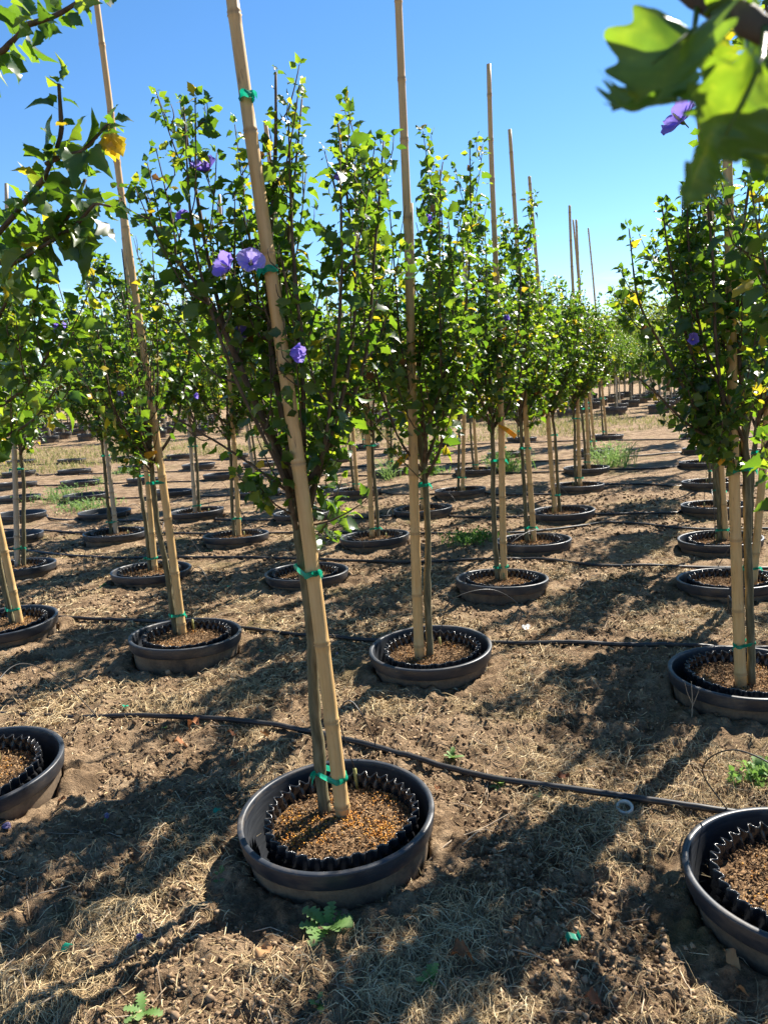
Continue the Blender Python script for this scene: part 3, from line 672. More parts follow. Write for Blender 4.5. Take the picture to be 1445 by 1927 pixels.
# the tree standing next to the viewer: one limb with large leaves hangs into view
base, ax = tree_axis((-1, 1)); t = Tree(90)
t.trunk_to([(0, 0, -.06), (.004, .002, .4), (0, .004, .8), (0, 0, 1.15)], .02, .014)
Lp = lambda x, y, Y: local(base, ax, np.array([on_y(x, y, Y)]))[0]
limb = [np.array([0, 0, 1.1]), Lp(2300, 560, .42), Lp(1700, 170, .46), Lp(1445, 52, .50), Lp(1385, 18, .52), Lp(1300, -25, .55), Lp(1180, -120, .60)]
t.branch(limb, .0105, .0075, t0=2, step=1, size=.01, wob=.002, k=10)
t.lp, t.la, t.ln, t.ls, t.lt = [], [], [], [], []
for q in range(5):
    a = q*1.1-.8; o = np.array([math.cos(a), math.sin(a)*.6-.1, 0]); t.branch([np.array([0, 0, 1.05+.04*q]), o*.15+np.array([0, 0, 1.35]), o*.28+np.array([.05, 0, 1.8]), o*.32+np.array([.08, 0, 2.3])], .009, .003, t0=.25, step=.03, size=.055, nsub=6, sublen=.22)
tm = finish(t)
near = place_tree('rose_of_sharon_tree', tm, base, ax, 0, 1, 'tree with a thick limb and big drooping out-of-focus leaves against the sky', GT)
def big_leaf(root, tipp, Y0, Y1, wid, face, fold=.25, curl=.15, tint=.7, stem=None, wave=.1):
    """one large leaf from its base pixel to its tip pixel, finely meshed"""
    A = on_y(*root, Y0); B = on_y(*tipp, Y1); ln = np.linalg.norm(B-A); Yv = (B-A)/ln
    f = nrm(face); Z = nrm(f-Yv*(f@Yv)); X = np.cross(Yv, Z)
    mar = np.array([(0, 0), (.16, .02), (.30, .08), (.40, .16), (.50, .20), (.56, .25), (.68, .29), (.56, .33), (.50, .40), (.36, .44), (.28, .50), (.30, .55), (.44, .60), (.30, .65), (.24, .72), (.27, .78), (.14, .83), (.13, .89), (.05, .94), (0, 1)])
    ys = np.linspace(0, 1, 81); hw = np.interp(ys, mar[:, 1], mar[:, 0]); us = np.linspace(-1, 1, 13)
    u, y = np.meshgrid(us, ys); h = (hw*(1+.20*np.sin(ys*57)*np.clip(ys*4, 0, 1))*np.where(ys > .02, 1, 0)+.004)[:, None]*wid; x = u*h*1.25*(1+.12*np.sin(y*6+u*2))
    yy = y+.03*np.abs(u)*np.sin(y*3)
    z = fold*np.abs(x)-curl*np.sin(y*math.pi*.9)**2*1.0+wave*np.sin(y*10+u)*np.abs(x)+.03*np.sin(y*30+np.abs(u)*4)*np.abs(u)*(1-np.abs(u))+.05*(vnoise(u*2.3+9+root[0], y*5, 7)-.5)
    P = (A+ln*(x[..., None]*X+yy[..., None]*Yv+z[..., None]*Z)).reshape(-1, 3)
    i = np.arange(80)[:, None]; j = np.arange(12)[None]; F = np.stack([i*13+j, i*13+j+1, (i+1)*13+j+1, (i+1)*13+j], -1).reshape(-1, 4)
    vein = np.exp(-(u*6)**2)+.8*np.exp(-((((y-.75*np.abs(u)*hw[:, None]/.5*.6) % .14)-.05)/.012)**2)*(np.abs(u) < .92)
    mb = MB(); mb.add(local(base, ax, P), F, np.clip(tint+.24*vein-.12*np.sin(y*7+u*4), 0, .87).ravel())
    if stem is not None:
        S = on_y(*stem[:2], stem[2]); V, Fs = tube(local(base, ax, spline([S, (S+A)/2+np.array([0, 0, -.006]), A, A+Yv*ln*.5+Z*.002], 12)), np.linspace(.0022, .0008, 12), 6); mb.add(V, Fs, .8)
    return obj('leaf', mb.mesh('leaf', M['leaf']), near)
cf = -CF
big_leaf((1300, 58), (1150, 200), .50, .46, .60, cf*.6+CU*1.0, .55, .22, .42, (1312, 5, .545), .35)
big_leaf((1430, 118), (1288, 392), .44, .43, .50, cf*.8+CR*.5, .35, .10, .50, (1440, 45, .50), .35)
big_leaf((1330, 60), (1345, 190), .56, .56, .8, cf+CR*.6, .3, .1, .66, (1345, 10, .535))
big_leaf((1450, 110), (1440, 330), .47, .45, .9, cf-CR*.4, .3, .15, .4, (1450, 50, .50))
big_leaf((1365, 30), (1470, 150), .54, .56, .8, cf+CU*.5, .3, .1, .35, (1365, 12, .525))
big_leaf((1330, 20), (1440, -60), .52, .5, .8, cf-CU*.5, .3, .1, .5, (1330, -8, .54))

# ------------------------------------------------------------------ flowers (parts of their trees)
def petal_mesh(tint, ruff, mk='petal'):
    mb = MB(); n, mm = 9, 7; V = []
    for i in range(n):
        f = i/(n-1); hw = .06+.44*math.sin(min(1, f*1.02)**.8*math.pi*.62)*(1 if f < .86 else math.sqrt(max(0, 1-((f-.86)/.16)**2)))
        for j in range(mm):
            u = j/(mm-1)*2-1
            V.append((u*hw, f*(1-.06*u*u), .30*f*f*(1-f*.55)+.10*u*u*f+ruff*.05*math.sin(u*7+f*5)*f+.15*f))
    i = np.arange(n-1)[:, None]; j = np.arange(mm-1)[None]
    mb.add(np.array(V), np.stack([i*mm+j, i*mm+j+1, (i+1)*mm+j+1, (i+1)*mm+j], -1).reshape(-1, 4), np.repeat(np.where(np.arange(n) < 2, 0.0, np.maximum(.1, np.linspace(tint-.2, tint+.15, n))), mm)); return mb.mesh('petal', M[mk])
PETW = [petal_mesh(.4, 2.2, 'petalw'), petal_mesh(.8, 2.5, 'petalw')]
PET = [petal_mesh(.35, 2.4), petal_mesh(.8, 3.0), petal_mesh(.2, 2.4)]
def stamen_mesh():
    mb = MB(); V, F = tube([(0, 0, 0), (0, 0, .25), (.02, 0, .5), (.03, 0, .62)], [.05, .05, .06, .03], 7); mb.add(V, F); r = np.random.default_rng(2)
    p = np.stack([r.normal(size=40)*.05, r.normal(size=40)*.05, r.uniform(.2, .62, 40)], -1); X, Y, Z = rand_frames(r, 40); V, F = instance(OCT, OCTF, p, X, Y, Z, .022); mb.add(V, F); return mb.mesh('stamen', M['stamen'])
def calyx_mesh():
    mb = MB(); V, F = tube([(0, 0, -.55), (.03, 0, -.3), (0, 0, -.16), (0, 0, -.02), (0, 0, .08)], [.03, .035, .10, .13, .15], 8); mb.add(V, F); return mb.mesh('calyx', M['calyx'])
STM, CAL = stamen_mesh(), calyx_mesh()
def flower(k, px, py, dY, size, face, kind=0, close=0.0, tree=None):
    tr = tree or TREES[k]; Yd = tr.matrix_world.translation.y+dY; P = on_y(px, py, Yd)
    Z = nrm(face); X = nrm(np.cross([.2, .3, .9], Z)); Y = np.cross(Z, X)
    mw = Matrix([[float(X[r]*size), float(Y[r]*size), float(Z[r]*size), float(P[r])] for r in range(3)]+[[0, 0, 0, 1]])
    f = obj('flower', CAL, tr); f.matrix_basis = tr.matrix_world.inverted() @ mw; f['label'] = 'violet five-petalled flower'
    obj('stamen', STM, f)
    for q in range(5):
        p = obj('petal', PET[kind], f); p.rotation_euler = Matrix.Rotation(q*1.2566, 3, 'Z').to_euler()
        p.matrix_basis = Matrix.Rotation(q*1.2566+.1*math.sin(q*3+px), 4, 'Z') @ Matrix.Rotation(close+.12*math.sin(q*2.3+py), 4, 'X')
bpy.context.view_layer.update()
lf, rt, up = -CR, CR, CU
for a in (((0,0),432,505,-.32,.046,cf*.8+lf*.7+up*.2,0,.38),((0,0),472,498,-.31,.043,cf+up*.25+rt*.2,1,.32),((0,0),545,662,-.30,.044,rt*1.0+cf*.25-up*.25,0,.75),((0,0),388,325,-.05,.05,cf*.4+up*.6+lf*.2,2,.5),((0,0),347,414,.05,.03,cf+up*.2,2,.4),
          ((0,0),452,628,.1,.035,cf+rt*.3,0,.5),((0,0),628,335,.0,.024,rt+up*.4,0,.9),((0,-1),102,612,-.5,.042,rt*.9-up*.5+cf*.3,0,.9),((0,-1),30,537,-.4,.042,cf*.5-up*.6+rt*.3,0,.6),
          ((1,-1),232,738,-.15,.036,cf*.6-up*.3+lf*.3,0,.8),((1,-1),318,735,-.1,.03,lf+up*.2,0,.6),((1,-1),364,745,-.1,.03,rt,0,.8),((0,1),1281,228,.15,.052,lf*.75+up*.35+cf*.35,0,.12),
          ((1,0),803,415,-.1,.034,cf+rt*.2,0,.7),((1,0),706,342,.0,.03,cf+up*.4,2,.7),((3,0),991,473,.0,.045,up+cf*.4,0,.5),((5,0),1066,658,-.1,.05,cf,0,.5),((5,0),1095,659,.0,.045,cf,1,.5),((1,1),1302,640,-.1,.035,cf+lf*.2,0,.6),((2,0),952,600,-.1,.035,cf,0,.7)):
    flower(*a)

# ------------------------------------------------------------------ green ties, orange tags
def tie_mesh(c1, r1, c2, r2, z, seed, width=.018):
    """a band of tape round trunk and stake (plan circles c1,c2), with two free ends"""
    r = np.random.default_rng(seed); a = np.arange(40)*2*math.pi/40; pts = []
    D = np.stack([np.cos(a), np.sin(a)], -1)
    s1 = D@c1+r1; s2 = D@c2+r2
    pts = np.where((s1 > s2)[:, None], c1+D*r1, c2+D*r2)
    mb = MB(); rows = []
    for q in range(4):
        f = q/3-.5; tw = .0022*np.sin(a*3+q*1.7+seed)
        rows.append(np.concatenate([pts+D*tw[:, None]+D*(.0025 if q in (1, 2) else .001), (z+f*width+.004*np.sin(a+seed)+.0025*np.sin(a*4+seed))[:, None]], 1))
    n = 40; i = np.arange(3)[:, None]; j = np.arange(n)[None]
    mb.add(np.concatenate(rows), np.stack([i*n+j, i*n+(j+1) % n, (i+1)*n+(j+1) % n, (i+1)*n+j], -1).reshape(-1, 4), np.tile(.4+.4*np.sin(a*2+seed), 4))
    o0 = np.argmax(D@np.array([.8*(1 if seed % 2 else -1), -.6])); st = np.array([*pts[o0], z])
    for s in (-1, 1):
        d = nrm(np.array([D[o0][0]*.8+s*.3, D[o0][1]*.8-.2, r.uniform(-.3, .5)])); Lr = r.uniform(.02, .038)
        c = np.array([st, st+d*Lr*.35+np.array([0, 0, .003]), st+d*Lr*.7, st+d*Lr+np.array([0, 0, -.012])]); sd = np.array([0, 0, 1.0])*width*.45
        mb.add(np.concatenate([c-sd*np.array([.5, .9, 1, 1.1])[:, None], c+sd*np.array([.5, .9, .8, 1.2])[:, None]]), np.array([(q, q+1, q+5, q+4) for q in range(3)]), r.uniform(.3, 1))
    return mb.mesh('tie_tape', M['tape'])
TIEH = {(0, 0): [('low', .155), ('middle', .88), ('upper', 1.83), ('topmost', 2.32)], (1, 1): [('low', .20), ('middle', 1.0), ('upper', 1.68)], (1, 0): [('middle', .93), ('upper', 1.83)], (1, -1): [('low', .125), ('middle', .95), ('upper', 1.45)]}
for n_, k in enumerate(AX):
    if k[1] == 2 or k[0] < 0: continue
    b_, ax_, off = AX[k]; te = TREES[k]
    tw = np.array(te.matrix_world.to_translation()); tz = np.array(te.matrix_world.to_3x3().col[2].normalized())
    for q, (nm, h) in enumerate(TIEH.get(k, [('low', .13+.05*math.sin(n_*2.0)), ('middle', .86+.04*math.sin(n_*1.3))])):
        z = b_[2]+h; s_ = b_+ax_*(h/ax_[2]); tt_ = tw+tz*(h/tz[2])
        if np.hypot(*(tt_-s_)[:2]) > .12 or nm in ('upper', 'topmost'): tt_ = s_+nrm((tt_-s_)*np.array([1, 1, 0]))*.015
        f = h/3.3
        o = obj('tie_tape', tie_mesh((s_-b_)[:2], .0265*(1-f)+.0155*f+.0015, (tt_-b_)[:2], .0215 if nm in ('low', 'middle') else .012, 0, n_*7+q, .02 if k == (0, 0) else .017), None, (b_[0], b_[1], z))
        tag(o, 'green tape, %s tie %s' % (nm, where(k)), 'tape', 'green tape ties on trunks and stakes')
def plant_tag(p0, p1, Y, wpx, label):
    A = on_y(*p0, Y); B = on_y(*p1, Y-.03); n = 7; d = nrm(B-A); sd = nrm(np.cross(d, CF)); W_ = wpx/FPX*Y/2; P = spline([A, (A+B)/2+np.array([0, -.006, .006]), B], n); mb = MB()
    wd = W_*np.array([.35, .6, .9, 1, 1, 1, .95]); up_ = np.array([0, -1, 0])*.0006
    V = np.concatenate([P-sd*wd[:, None], P+sd*wd[:, None], P-sd*wd[:, None]+up_, P+sd*wd[:, None]+up_]); q = np.arange(n-1)
    mb.add(V, [np.stack([q, q+1, q+n+1, q+n], -1), np.stack([q+2*n, q+3*n, q+3*n+1, q+2*n+1], -1)], np.linspace(.2, 1, 4*n)); o = obj('plant_tag', mb.mesh('plant_tag', M['tag'])); tag(o, label, 'plant tag', 'orange plant tags')
for k, p0, p1, wpx, lab in (((1,-1),(296,850),(260,868),13,'orange strip tag '+where((1,-1))),((1,0),(768,856),(744,878),11,'curved orange tag '+where((1,0))),((2,0),(938,800),(970,822),9,'torn orange tag '+where((2,0))),
        ((1,1),(1378,848),(1351,874),8,'narrow orange tag '+where((1,1))),((4,0),(1030,765),(1018,785),7,'small orange tag '+where((4,0)))):
    plant_tag(p0, p1, AX[k][0][1]-.04, wpx, lab)

# ------------------------------------------------------------------ drip hoses, tubes, emitters
HOSE = [[(-60,1335),(60,1338),(150,1342),(300,1345),(400,1350),(520,1362),(600,1380),(650,1393),(750,1420),(850,1445),(950,1465),(1080,1482),(1200,1500),(1385,1528),(1500,1540),(1800,1570)],
 [(-60,1162),(120,1165),(290,1168),(460,1183),(560,1192),(690,1202),(800,1206),(930,1208),(1090,1211),(1290,1218),(1500,1222)],
 [(-50,1030),(45,1035),(130,1044),(220,1050),(365,1050),(550,1053),(720,1058),(800,1058),(950,1053),(1000,1053),(1130,1065),(1280,1067),(1500,1069)],
 [(-50,997),(85,1000),(155,1002),(280,1002),(375,1003),(510,1003),(640,1003),(775,1003),(930,1005),(1040,995),(1130,985),(1200,987),(1285,995),(1500,998)],
 [(-50,985),(37,972),(70,970),(140,979),(360,977),(520,978),(700,976),(770,972),(960,973),(1120,970),(1300,964),(1500,958)],
 [(-50,941),(150,938),(360,935),(680,930),(1020,930),(1080,925),(1130,915),(1200,912),(1290,915),(1500,910)],
 [(-50,917),(360,905),(700,895),(960,890),(1150,885),(1300,878),(1500,872)],[(-50,897),(300,888),(600,880),(1000,868),(1200,857),(1320,850),(1500,842)],[(-50,879),(260,868),(500,862),(700,846),(1000,832),(1200,828),(1330,826),(1500,820)]]
HP = []
rh = np.random.default_rng(8)
for i, l in enumerate(HOSE):
    P = np.array([on_z(x, y, .015) for x, y in l]); S = spline(P, 60+len(l)*8); S[:, 2] = np.maximum(gz(S[:, 0], S[:, 1])+.010, .004)+.004*vnoise(S[:, 0]*3, S[:, 1]*3, 30+i)
    if i == 0: S[:, 2] -= .022*np.clip((-1.35-S[:, 0])*6, 0, 1)      # it dives under the straw
    S[:, 2] = np.convolve(np.pad(S[:, 2], 3, 'edge'), np.ones(7)/7, 'valid'); HP.append(S)
    pd = np.array([pot_dist(S[:, 0], S[:, 1])])[0]
    # where the line would cross a pot it runs round the pot's far side
    for q in range(len(S)):
        for p in ALLP:
            v = S[q, :2]-p; d = np.linalg.norm(v)
            if d < .335: S[q, :2] = p+np.array([v[0], math.sqrt(.335**2-min(v[0]**2, .335**2)+1e-6)])
    mb = MB(); V, F = tube(S+np.array([0, 0, .003]), .0125 if i < 6 else .0135, 9); mb.add(V, F)
    tag(obj('drip_hose', mb.mesh('drip_hose', M['hose'])), 'black drip hose behind the row of '+('the orange-pelleted pot' if i == 0 else 'pots %s past the orange-pelleted pot' % NUM[i]), 'hose', 'drip hoses along the pot rows')
ARC = {(0, 0): [(707, 1402, None), (690, 1362, .30), (664, 1322, .42), (645, 1326, .40), (640, 1360, None), (667, 1446, .13)], (1, -1): [(391, 1160, None), (396, 1110, .30), (380, 1072, .42), (364, 1070, .42), (358, 1095, None), (362, 1165, .14)]}
def emitter(k):
    xy = PXY[k]; r = rh; i = k[0]; S = HP[i]
    if k in ARC:
        Yc = xy[1]+.22; pts = [np.array(on_z(ARC[k][0][0], ARC[k][0][1], .02))]+[on_y(x, y, Yc) for x, y, _ in ARC[k][1:]]
        e = pts[-1]
    else:
        a = r.uniform(.5, 2.6); e = np.array([xy[0]+.15*math.cos(a), xy[1]+.13*math.sin(a), SOILZ-sink(k)+.05]); q = np.argmin(np.hypot(S[:, 0]-xy[0]-r.uniform(-.2, .4)*1.0, S[:, 1]-xy[1])+0*S[:, 0])
        h = S[q].copy(); mid = (h+e)/2; hgt = r.uniform(.22, .40)
        sw = np.array([r.choice([-1, 1])*r.uniform(.07, .17), .05, 0])
        pts = [h, h*.9+e*.1+sw*.9+np.array([0, 0, hgt*.6]), mid+sw*.8+np.array([0, 0, hgt]), h*.1+e*.9+sw*.25+np.array([0, 0, hgt*.75]), e]
    mb = MB(); V, F = tube(spline(pts, 40), .0026, 6); mb.add(V, F)
    t_ = obj('drip_tube', mb.mesh('drip_tube', M['hose'])); tag(t_, 'thin arching drip tube '+where(k), 'tube', 'thin drip tubes')
    mb = MB(); lo = np.array([e[0]+.008, e[1]-.012, SOILZ-sink(k)-.02]); V, F = tube([lo, lo*.4+e*.6, e*.99+lo*.01, e], [.004, .0065, .007, .004], 6); mb.add(V, F); obj('emitter', mb.mesh('emitter', M['emitter']), t_)
for k in AX:
    if 0 <= k[0] <= 5 and k[1] < 2: emitter(k)

# ------------------------------------------------------------------ far block of potted trees
ORD = ['front', 'second', 'third', 'fourth', 'fifth', 'sixth', 'seventh', 'eighth', 'rear']
fs = stake_mesh(3.3, .024, .015, 900, M['bamboo_grey'])
for p, a, b in FAR:
    e = bpy.data.objects.new('socket_pot', None); C.objects.link(e); e.location = (p[0], p[1], 0); e.rotation_euler = (0, 0, a+b); e.scale = (1, 1, 1.7)
    tag(e, 'black pot in the %s row of the block beyond the grassy strip' % ORD[a], 'pot', 'pots of the far block'); obj('wall', PWALL, e); obj('rim', PRIM, e); obj('soil', SOIL, e).scale = (1.28, 1.28, 1.1)
    ln = nrm([rngt.normal()*.03-.03, 0, 1]); st = obj('bamboo_stake', fs, None, (p[0]+.05, p[1], .1)); st.rotation_euler = Vector(ln).to_track_quat('Z', 'Y').to_euler(); st.scale = (1, 1, .74)
    tag(st, 'pale stake in the %s row of the block beyond the grassy strip' % ORD[a], 'stake', 'stakes of the far block')
    sc = rngt.uniform(.88, 1.12)
    place_tree('rose_of_sharon_tree', VAR[(a*2+b) % 5], np.array([p[0], p[1], .1]), ln, rngt.uniform(0, 6.28), sc, 'leafy tree in the %s row of the block beyond the grassy strip' % ORD[a], 'trees of the far block', branches=False)

# a taller feathery tree and the wood behind the far block
def far_tree(x, y, h, R, seed, label, n=5000, size=.16):
    r = np.random.default_rng(seed); e = bpy.data.objects.new('background_tree', None); C.objects.link(e); e.location = (x, y, 0); tag(e, label, 'tree', 'taller trees behind the far block')
    mb = MB(); V, F = tube([(0, 0, -.1), (.05, 0, h*.3), (0, .05, h*.6), (0, 0, h*.92)], [.12, .09, .06, .015], 8); mb.add(V, F); pts = []
    for q in range(22):
        a = q*2.4; z0 = h*(.28+.6*q/22); L = R*(1.05-.6*q/22)*r.uniform(.7, 1.1); tip = np.array([math.cos(a)*L, math.sin(a)*L, z0+L*.75]); P = spline([(0, 0, z0), (tip*.5+np.array([0, 0, z0*.5-.05])), tip], 9)
        V, F = tube(P, np.linspace(.035, .006, 9), 5); mb.add(V, F); pts.append(P[2:]+0)
    obj('trunk', mb.mesh('trunk', M['branch']), e)
    pts = np.concatenate(pts); p = pts[r.integers(0, len(pts), n)]+r.normal(size=(n, 3))*np.array([.3, .3, .22])*R*.55
    X, Y, Z = rand_frames(r, n, .3); T, F = SIMPLE; mb = MB(); V, Fs = instance(T, F, p, X, Y, Z, size*r.uniform(.6, 1.3, n)); mb.add(V, Fs, np.repeat(r.uniform(0, 1, n), len(T))); obj('crown', mb.mesh('crown', M['far']), e)
far_tree(12.6, 38, 5.5, 1.7, 1, 'tall feathery tree rising above the far block', 4200, .14)
far_tree(15.2, 40, 4.6, 1.9, 2, 'rounded pale tree beside the tall feathery tree', 4200, .15)
def wood():
    r = np.random.default_rng(4); mb = MB(); T, F = SIMPLE
    for q in range(150):
        a = math.radians(-42+84*q/149)+r.normal()*.01; d = r.uniform(58, 80); h = r.uniform(3.2, 5.4); n = 260
        p = nrm(r.normal(size=(n, 3)))*np.cbrt(r.uniform(.2, 1, (n, 1)))*np.array([1.9, 1.9, h*.5])+np.array([d*math.sin(a), d*math.cos(a), h*.5+.1])
        X, Y, Z = rand_frames(r, n, .3); V, Fs = instance(T, F, p, X, Y, Z, r.uniform(.35, .7, n)); mb.add(V, Fs, np.repeat(r.uniform(0, 1, n), len(T)))
    tag(obj('distant_wood', mb.mesh('distant_wood', M['far'])), 'low distant wood behind the nursery rows', 'wood', kind='stuff')
wood()

# ------------------------------------------------------------------ litter on the ground
def polar(r, n, d0, d1, ang=32, pw=1.0):
    u = r.uniform(0, 1, n); d = d0*(d1/d0)**(u**pw); a = np.radians(r.uniform(-ang, ang, n)); return d*np.sin(a), d*np.cos(a)
def blades(x, y, az, L, h, wd, tint, droop, z0=None):
    """N bent strips: root at x,y, running along az, rising to h"""
    n = len(x); t = np.array([0, .35, .7, 1.0]); D = np.stack([np.cos(az), np.sin(az)], -1); S = np.stack([-D[:, 1], D[:, 0]], -1)
    bend = np.random.default_rng(1).normal(size=n)*.25
    P = np.stack([x[:, None]+L[:, None]*(D[:, 0:1]*t+S[:, 0:1]*bend[:, None]*t*t), y[:, None]+L[:, None]*(D[:, 1:2]*t+S[:, 1:2]*bend[:, None]*t*t)], -1)
    g = gz(P[..., 0], P[..., 1]); Z = g+.002+h[:, None]*np.sin(t*math.pi*droop[:, None])
    P = np.concatenate([P, Z[..., None]], -1); w_ = wd[:, None]*np.array([1, .95, .7, .15]); off = np.concatenate([S, np.zeros((n, 1))], 1)[:, None]*w_[..., None]*.5
    off[..., 2] += (w_*.4)*np.random.default_rng(2).choice([-1, 1], n)[:, None]
    V = np.concatenate([P-off, P+off], 1).reshape(-1, 3); q = np.array([(0, 1, 5, 4), (1, 2, 6, 5), (2, 3, 7, 6)]); F = (q[None]+(np.arange(n)*8)[:, None, None]).reshape(-1, 4)
    return V, F, np.repeat(tint, 8)
def off_pots(x, y, m=.318): return pot_dist(x, y) > m
def dry_grass():
    r = np.random.default_rng(31); mb = MB()
    cx, cy = polar(r, 2600, 1.25, 9.0, 34); k = off_pots(cx, cy) & (vnoise(cx*1.6+5, cy*1.6, 14)+.35*vnoise(cx*5, cy*5, 15) > .69); cx, cy = cx[k], cy[k]
    m_ = r.integers(26, 70, len(cx)); X = np.repeat(cx, m_); Y = np.repeat(cy, m_); n = len(X); sp = .05
    caz = np.repeat(r.uniform(0, 6.28, len(cx)), m_); X = X+r.normal(size=n)*sp; Y = Y+r.normal(size=n)*sp
    k = off_pots(X, Y); X, Y, caz = X[k], Y[k], caz[k]; n = len(X)
    V, F, t = blades(X, Y, caz+r.normal(size=n)*1.1, r.uniform(.02, .095, n), np.abs(r.normal(size=n))*.010+.002, r.uniform(.0009, .0019, n)*np.clip(np.hypot(X, Y)/2.6, 1, 2.2), np.clip(r.normal(.6, .25, n), 0, 1), r.uniform(.5, 1.0, n)); mb.add(V, F, t)
    tag(obj('dry_grass', mb.mesh('dry_grass', M['straw'])), 'matted tan dry grass lying over the ground', 'dry grass', kind='stuff')
    mb = MB(); x, y = polar(r, 30000, 1.25, 12, 34); k = off_pots(x, y); x, y = x[k], y[k]; n = len(x)
    V, F, t = blades(x, y, r.uniform(0, 6.28, n), r.uniform(.012, .06, n), r.uniform(.0, .008, n), r.uniform(.0010, .0024, n)*np.clip(np.hypot(x, y)/2.6, 1, 3), np.clip(r.normal(.5, .3, n), 0, 1), r.uniform(.3, 1, n)); mb.add(V, F, t)
    tag(obj('straw_bits', mb.mesh('straw_bits', M['straw'])), 'loose bits of straw scattered over the soil', 'straw', kind='stuff')
dry_grass()
PEL = np.array([(math.cos(a)*math.cos(e), math.sin(a)*math.cos(e), math.sin(e)) for e in (-.7, .7) for a in np.arange(5)*1.2566]+[(0, 0, 1), (0, 0, -1)])
PELF = [np.array([(i, (i+1) % 5, 5+(i+1) % 5, 5+i) for i in range(5)]), np.array([(5+i, 5+(i+1) % 5, 10) for i in range(5)]+[((i+1) % 5, i, 11) for i in range(5)])]
def crumbs():
    r = np.random.default_rng(33); x, y = polar(r, 60000, 1.25, 10, 34); k = off_pots(x, y, .315) & (vnoise(x*2.1, y*2.1, 21)+.4*vnoise(x*7, y*7, 22)+r.uniform(-.2, .2, len(x)) > .56); x, y = x[k], y[k]; n = len(x)
    X, Y, Z = rand_frames(r, n, .5); s = (.0025+.0095*r.uniform(0, 1, n)**2+(r.random(n) < .05)*r.uniform(.002, .008, n))*np.clip(np.hypot(x, y)/3.5, 1, 2.2)
    T = (OCT+r.normal(size=OCT.shape)*.16)*np.array([1, .85, .65]); mb = MB(); V, F = instance(T, OCTF, np.stack([x, y, gz(x, y)+s*.2], -1), X, Y, Z, s); mb.add(V, F, np.repeat(r.uniform(0, 1, n), 6))
    tag(obj('soil_crumbs', mb.mesh('soil_crumbs', M['crumb'], True)), 'loose dark crumbs of soil and bark litter', 'soil', kind='stuff')
    x, y = polar(r, 900, 1.3, 8, 34); k = off_pots(x, y, .42); x, y = x[k], y[k]; mb = MB()
    for q in range(len(x)):
        L = r.uniform(.03, .17); a = r.uniform(0, 6.28); d = np.array([math.cos(a), math.sin(a)]); P = np.array([[x[q]+d[0]*L*t-d[1]*.1*L*math.sin(t*3+q), y[q]+d[1]*L*t+d[0]*.1*L*math.sin(t*3+q), 0] for t in (0, .35, .7, 1)])
        P[:, 2] = gz(P[:, 0], P[:, 1])+r.uniform(.002, .012, 4); V, F = tube(P, r.uniform(.0010, .0026)*np.array([1, .95, .8, .5]), 4); mb.add(V, F, r.uniform(0, 1))
    tag(obj('twig_litter', mb.mesh('twig_litter', M['twig'])), 'small dead twigs strewn over the soil', 'twigs', kind='stuff')
crumbs()
def strip_grass():
    r = np.random.default_rng(35); n = 30000; d = r.uniform(17.5, 26, n); a = np.radians(r.uniform(-32, 32, n)); x, y = d*np.sin(a), d*np.cos(a)
    k = (vnoise(x*.5, y*.8, 41)+.4*vnoise(x*2, y*2, 42) > .55) & (y-.25*x > 16.2); x, y = x[k], y[k]; n = len(x)
    mb = MB(); V, F, t = blades(x, y, r.uniform(0, 6.28, n), r.uniform(.03, .10, n), r.uniform(.03, .13, n), r.uniform(.006, .014, n), np.clip(r.normal(.78, .2, n), 0, 1), r.uniform(.4, .6, n)); mb.add(V, F, t)
    tag(obj('strip_grass', mb.mesh('strip_grass', M['grass'])), 'thin tan and green grass on the open strip', 'grass', kind='stuff')
strip_grass()

# ------------------------------------------------------------------ weeds, fallen things
def weed_leaf_mesh():
    mb = MB(); n = 13; V = []; 
    for i in range(n):
        f = i/(n-1); w_ = (.05+.22*math.sin(f*math.pi*.85)**.8)*(1 if i % 2 else .42)
        V += [(-w_, f, .35*f-.42*f*f+.03*(i % 2)), (0, f, .35*f-.45*f*f), (w_, f+.02, .35*f-.42*f*f+.03*(i % 2))]
    F = [(3*i+j, 3*i+j+1, 3*i+j+4, 3*i+j+3) for i in range(n-1) for j in (0, 1)]; mb.add(np.array(V), np.array(F), np.repeat(np.linspace(.3, .9, n), 3)); return mb.mesh('leaf', M['weed'])
WL = weed_leaf_mesh()
def weed(px, py, size, n, label, seed):
    r = np.random.default_rng(seed); P = on_z(px, py, 0); P[2] = gz(P[0], P[1]); e = bpy.data.objects.new('weed', None); C.objects.link(e); e.location = P; tag(e, label, 'weed')
    for q in range(n):
        a = q*2.4+r.normal()*.2; o = obj('leaf', WL, e); o.rotation_euler = (r.uniform(.1, .9), 0, a); s = size*r.uniform(.6, 1.1); o.scale = (s, s, s)
weed(618, 1752, .085, 13, 'lobed green weed growing below the orange-pelleted pot', 1); weed(812, 1852, .05, 7, 'small pale green weed near a curled brown leaf', 2)
weed(270, 1905, .06, 5, 'narrow-leaved green seedling in matted dry grass', 3); weed(852, 1425, .045, 7, 'small green weed just behind the hose, near the orange-pelleted pot', 4); weed(942, 1472, .05, 7, 'green weed on the first hose beside straw', 5)
weed(1018, 1497, .03, 5, 'tiny green seedling under the first hose', 6); weed(1428, 1462, .07, 9, 'bushy yellow-green weed beyond the first hose end', 7); weed(600, 1890, .04, 5, 'faint seedling in straw below the lobed weed', 8)
weed(312, 1368, .025, 5, 'tiny weed near curled red-brown leaves', 9); weed(350, 1335, .02, 4, 'tiny seedling against the first hose', 10); weed(397, 1038, .05, 7, 'small bright weed between pots two rows past the pellets', 11); weed(195, 1105, .05, 6, 'small weed at the foot of a tilted pot', 12)
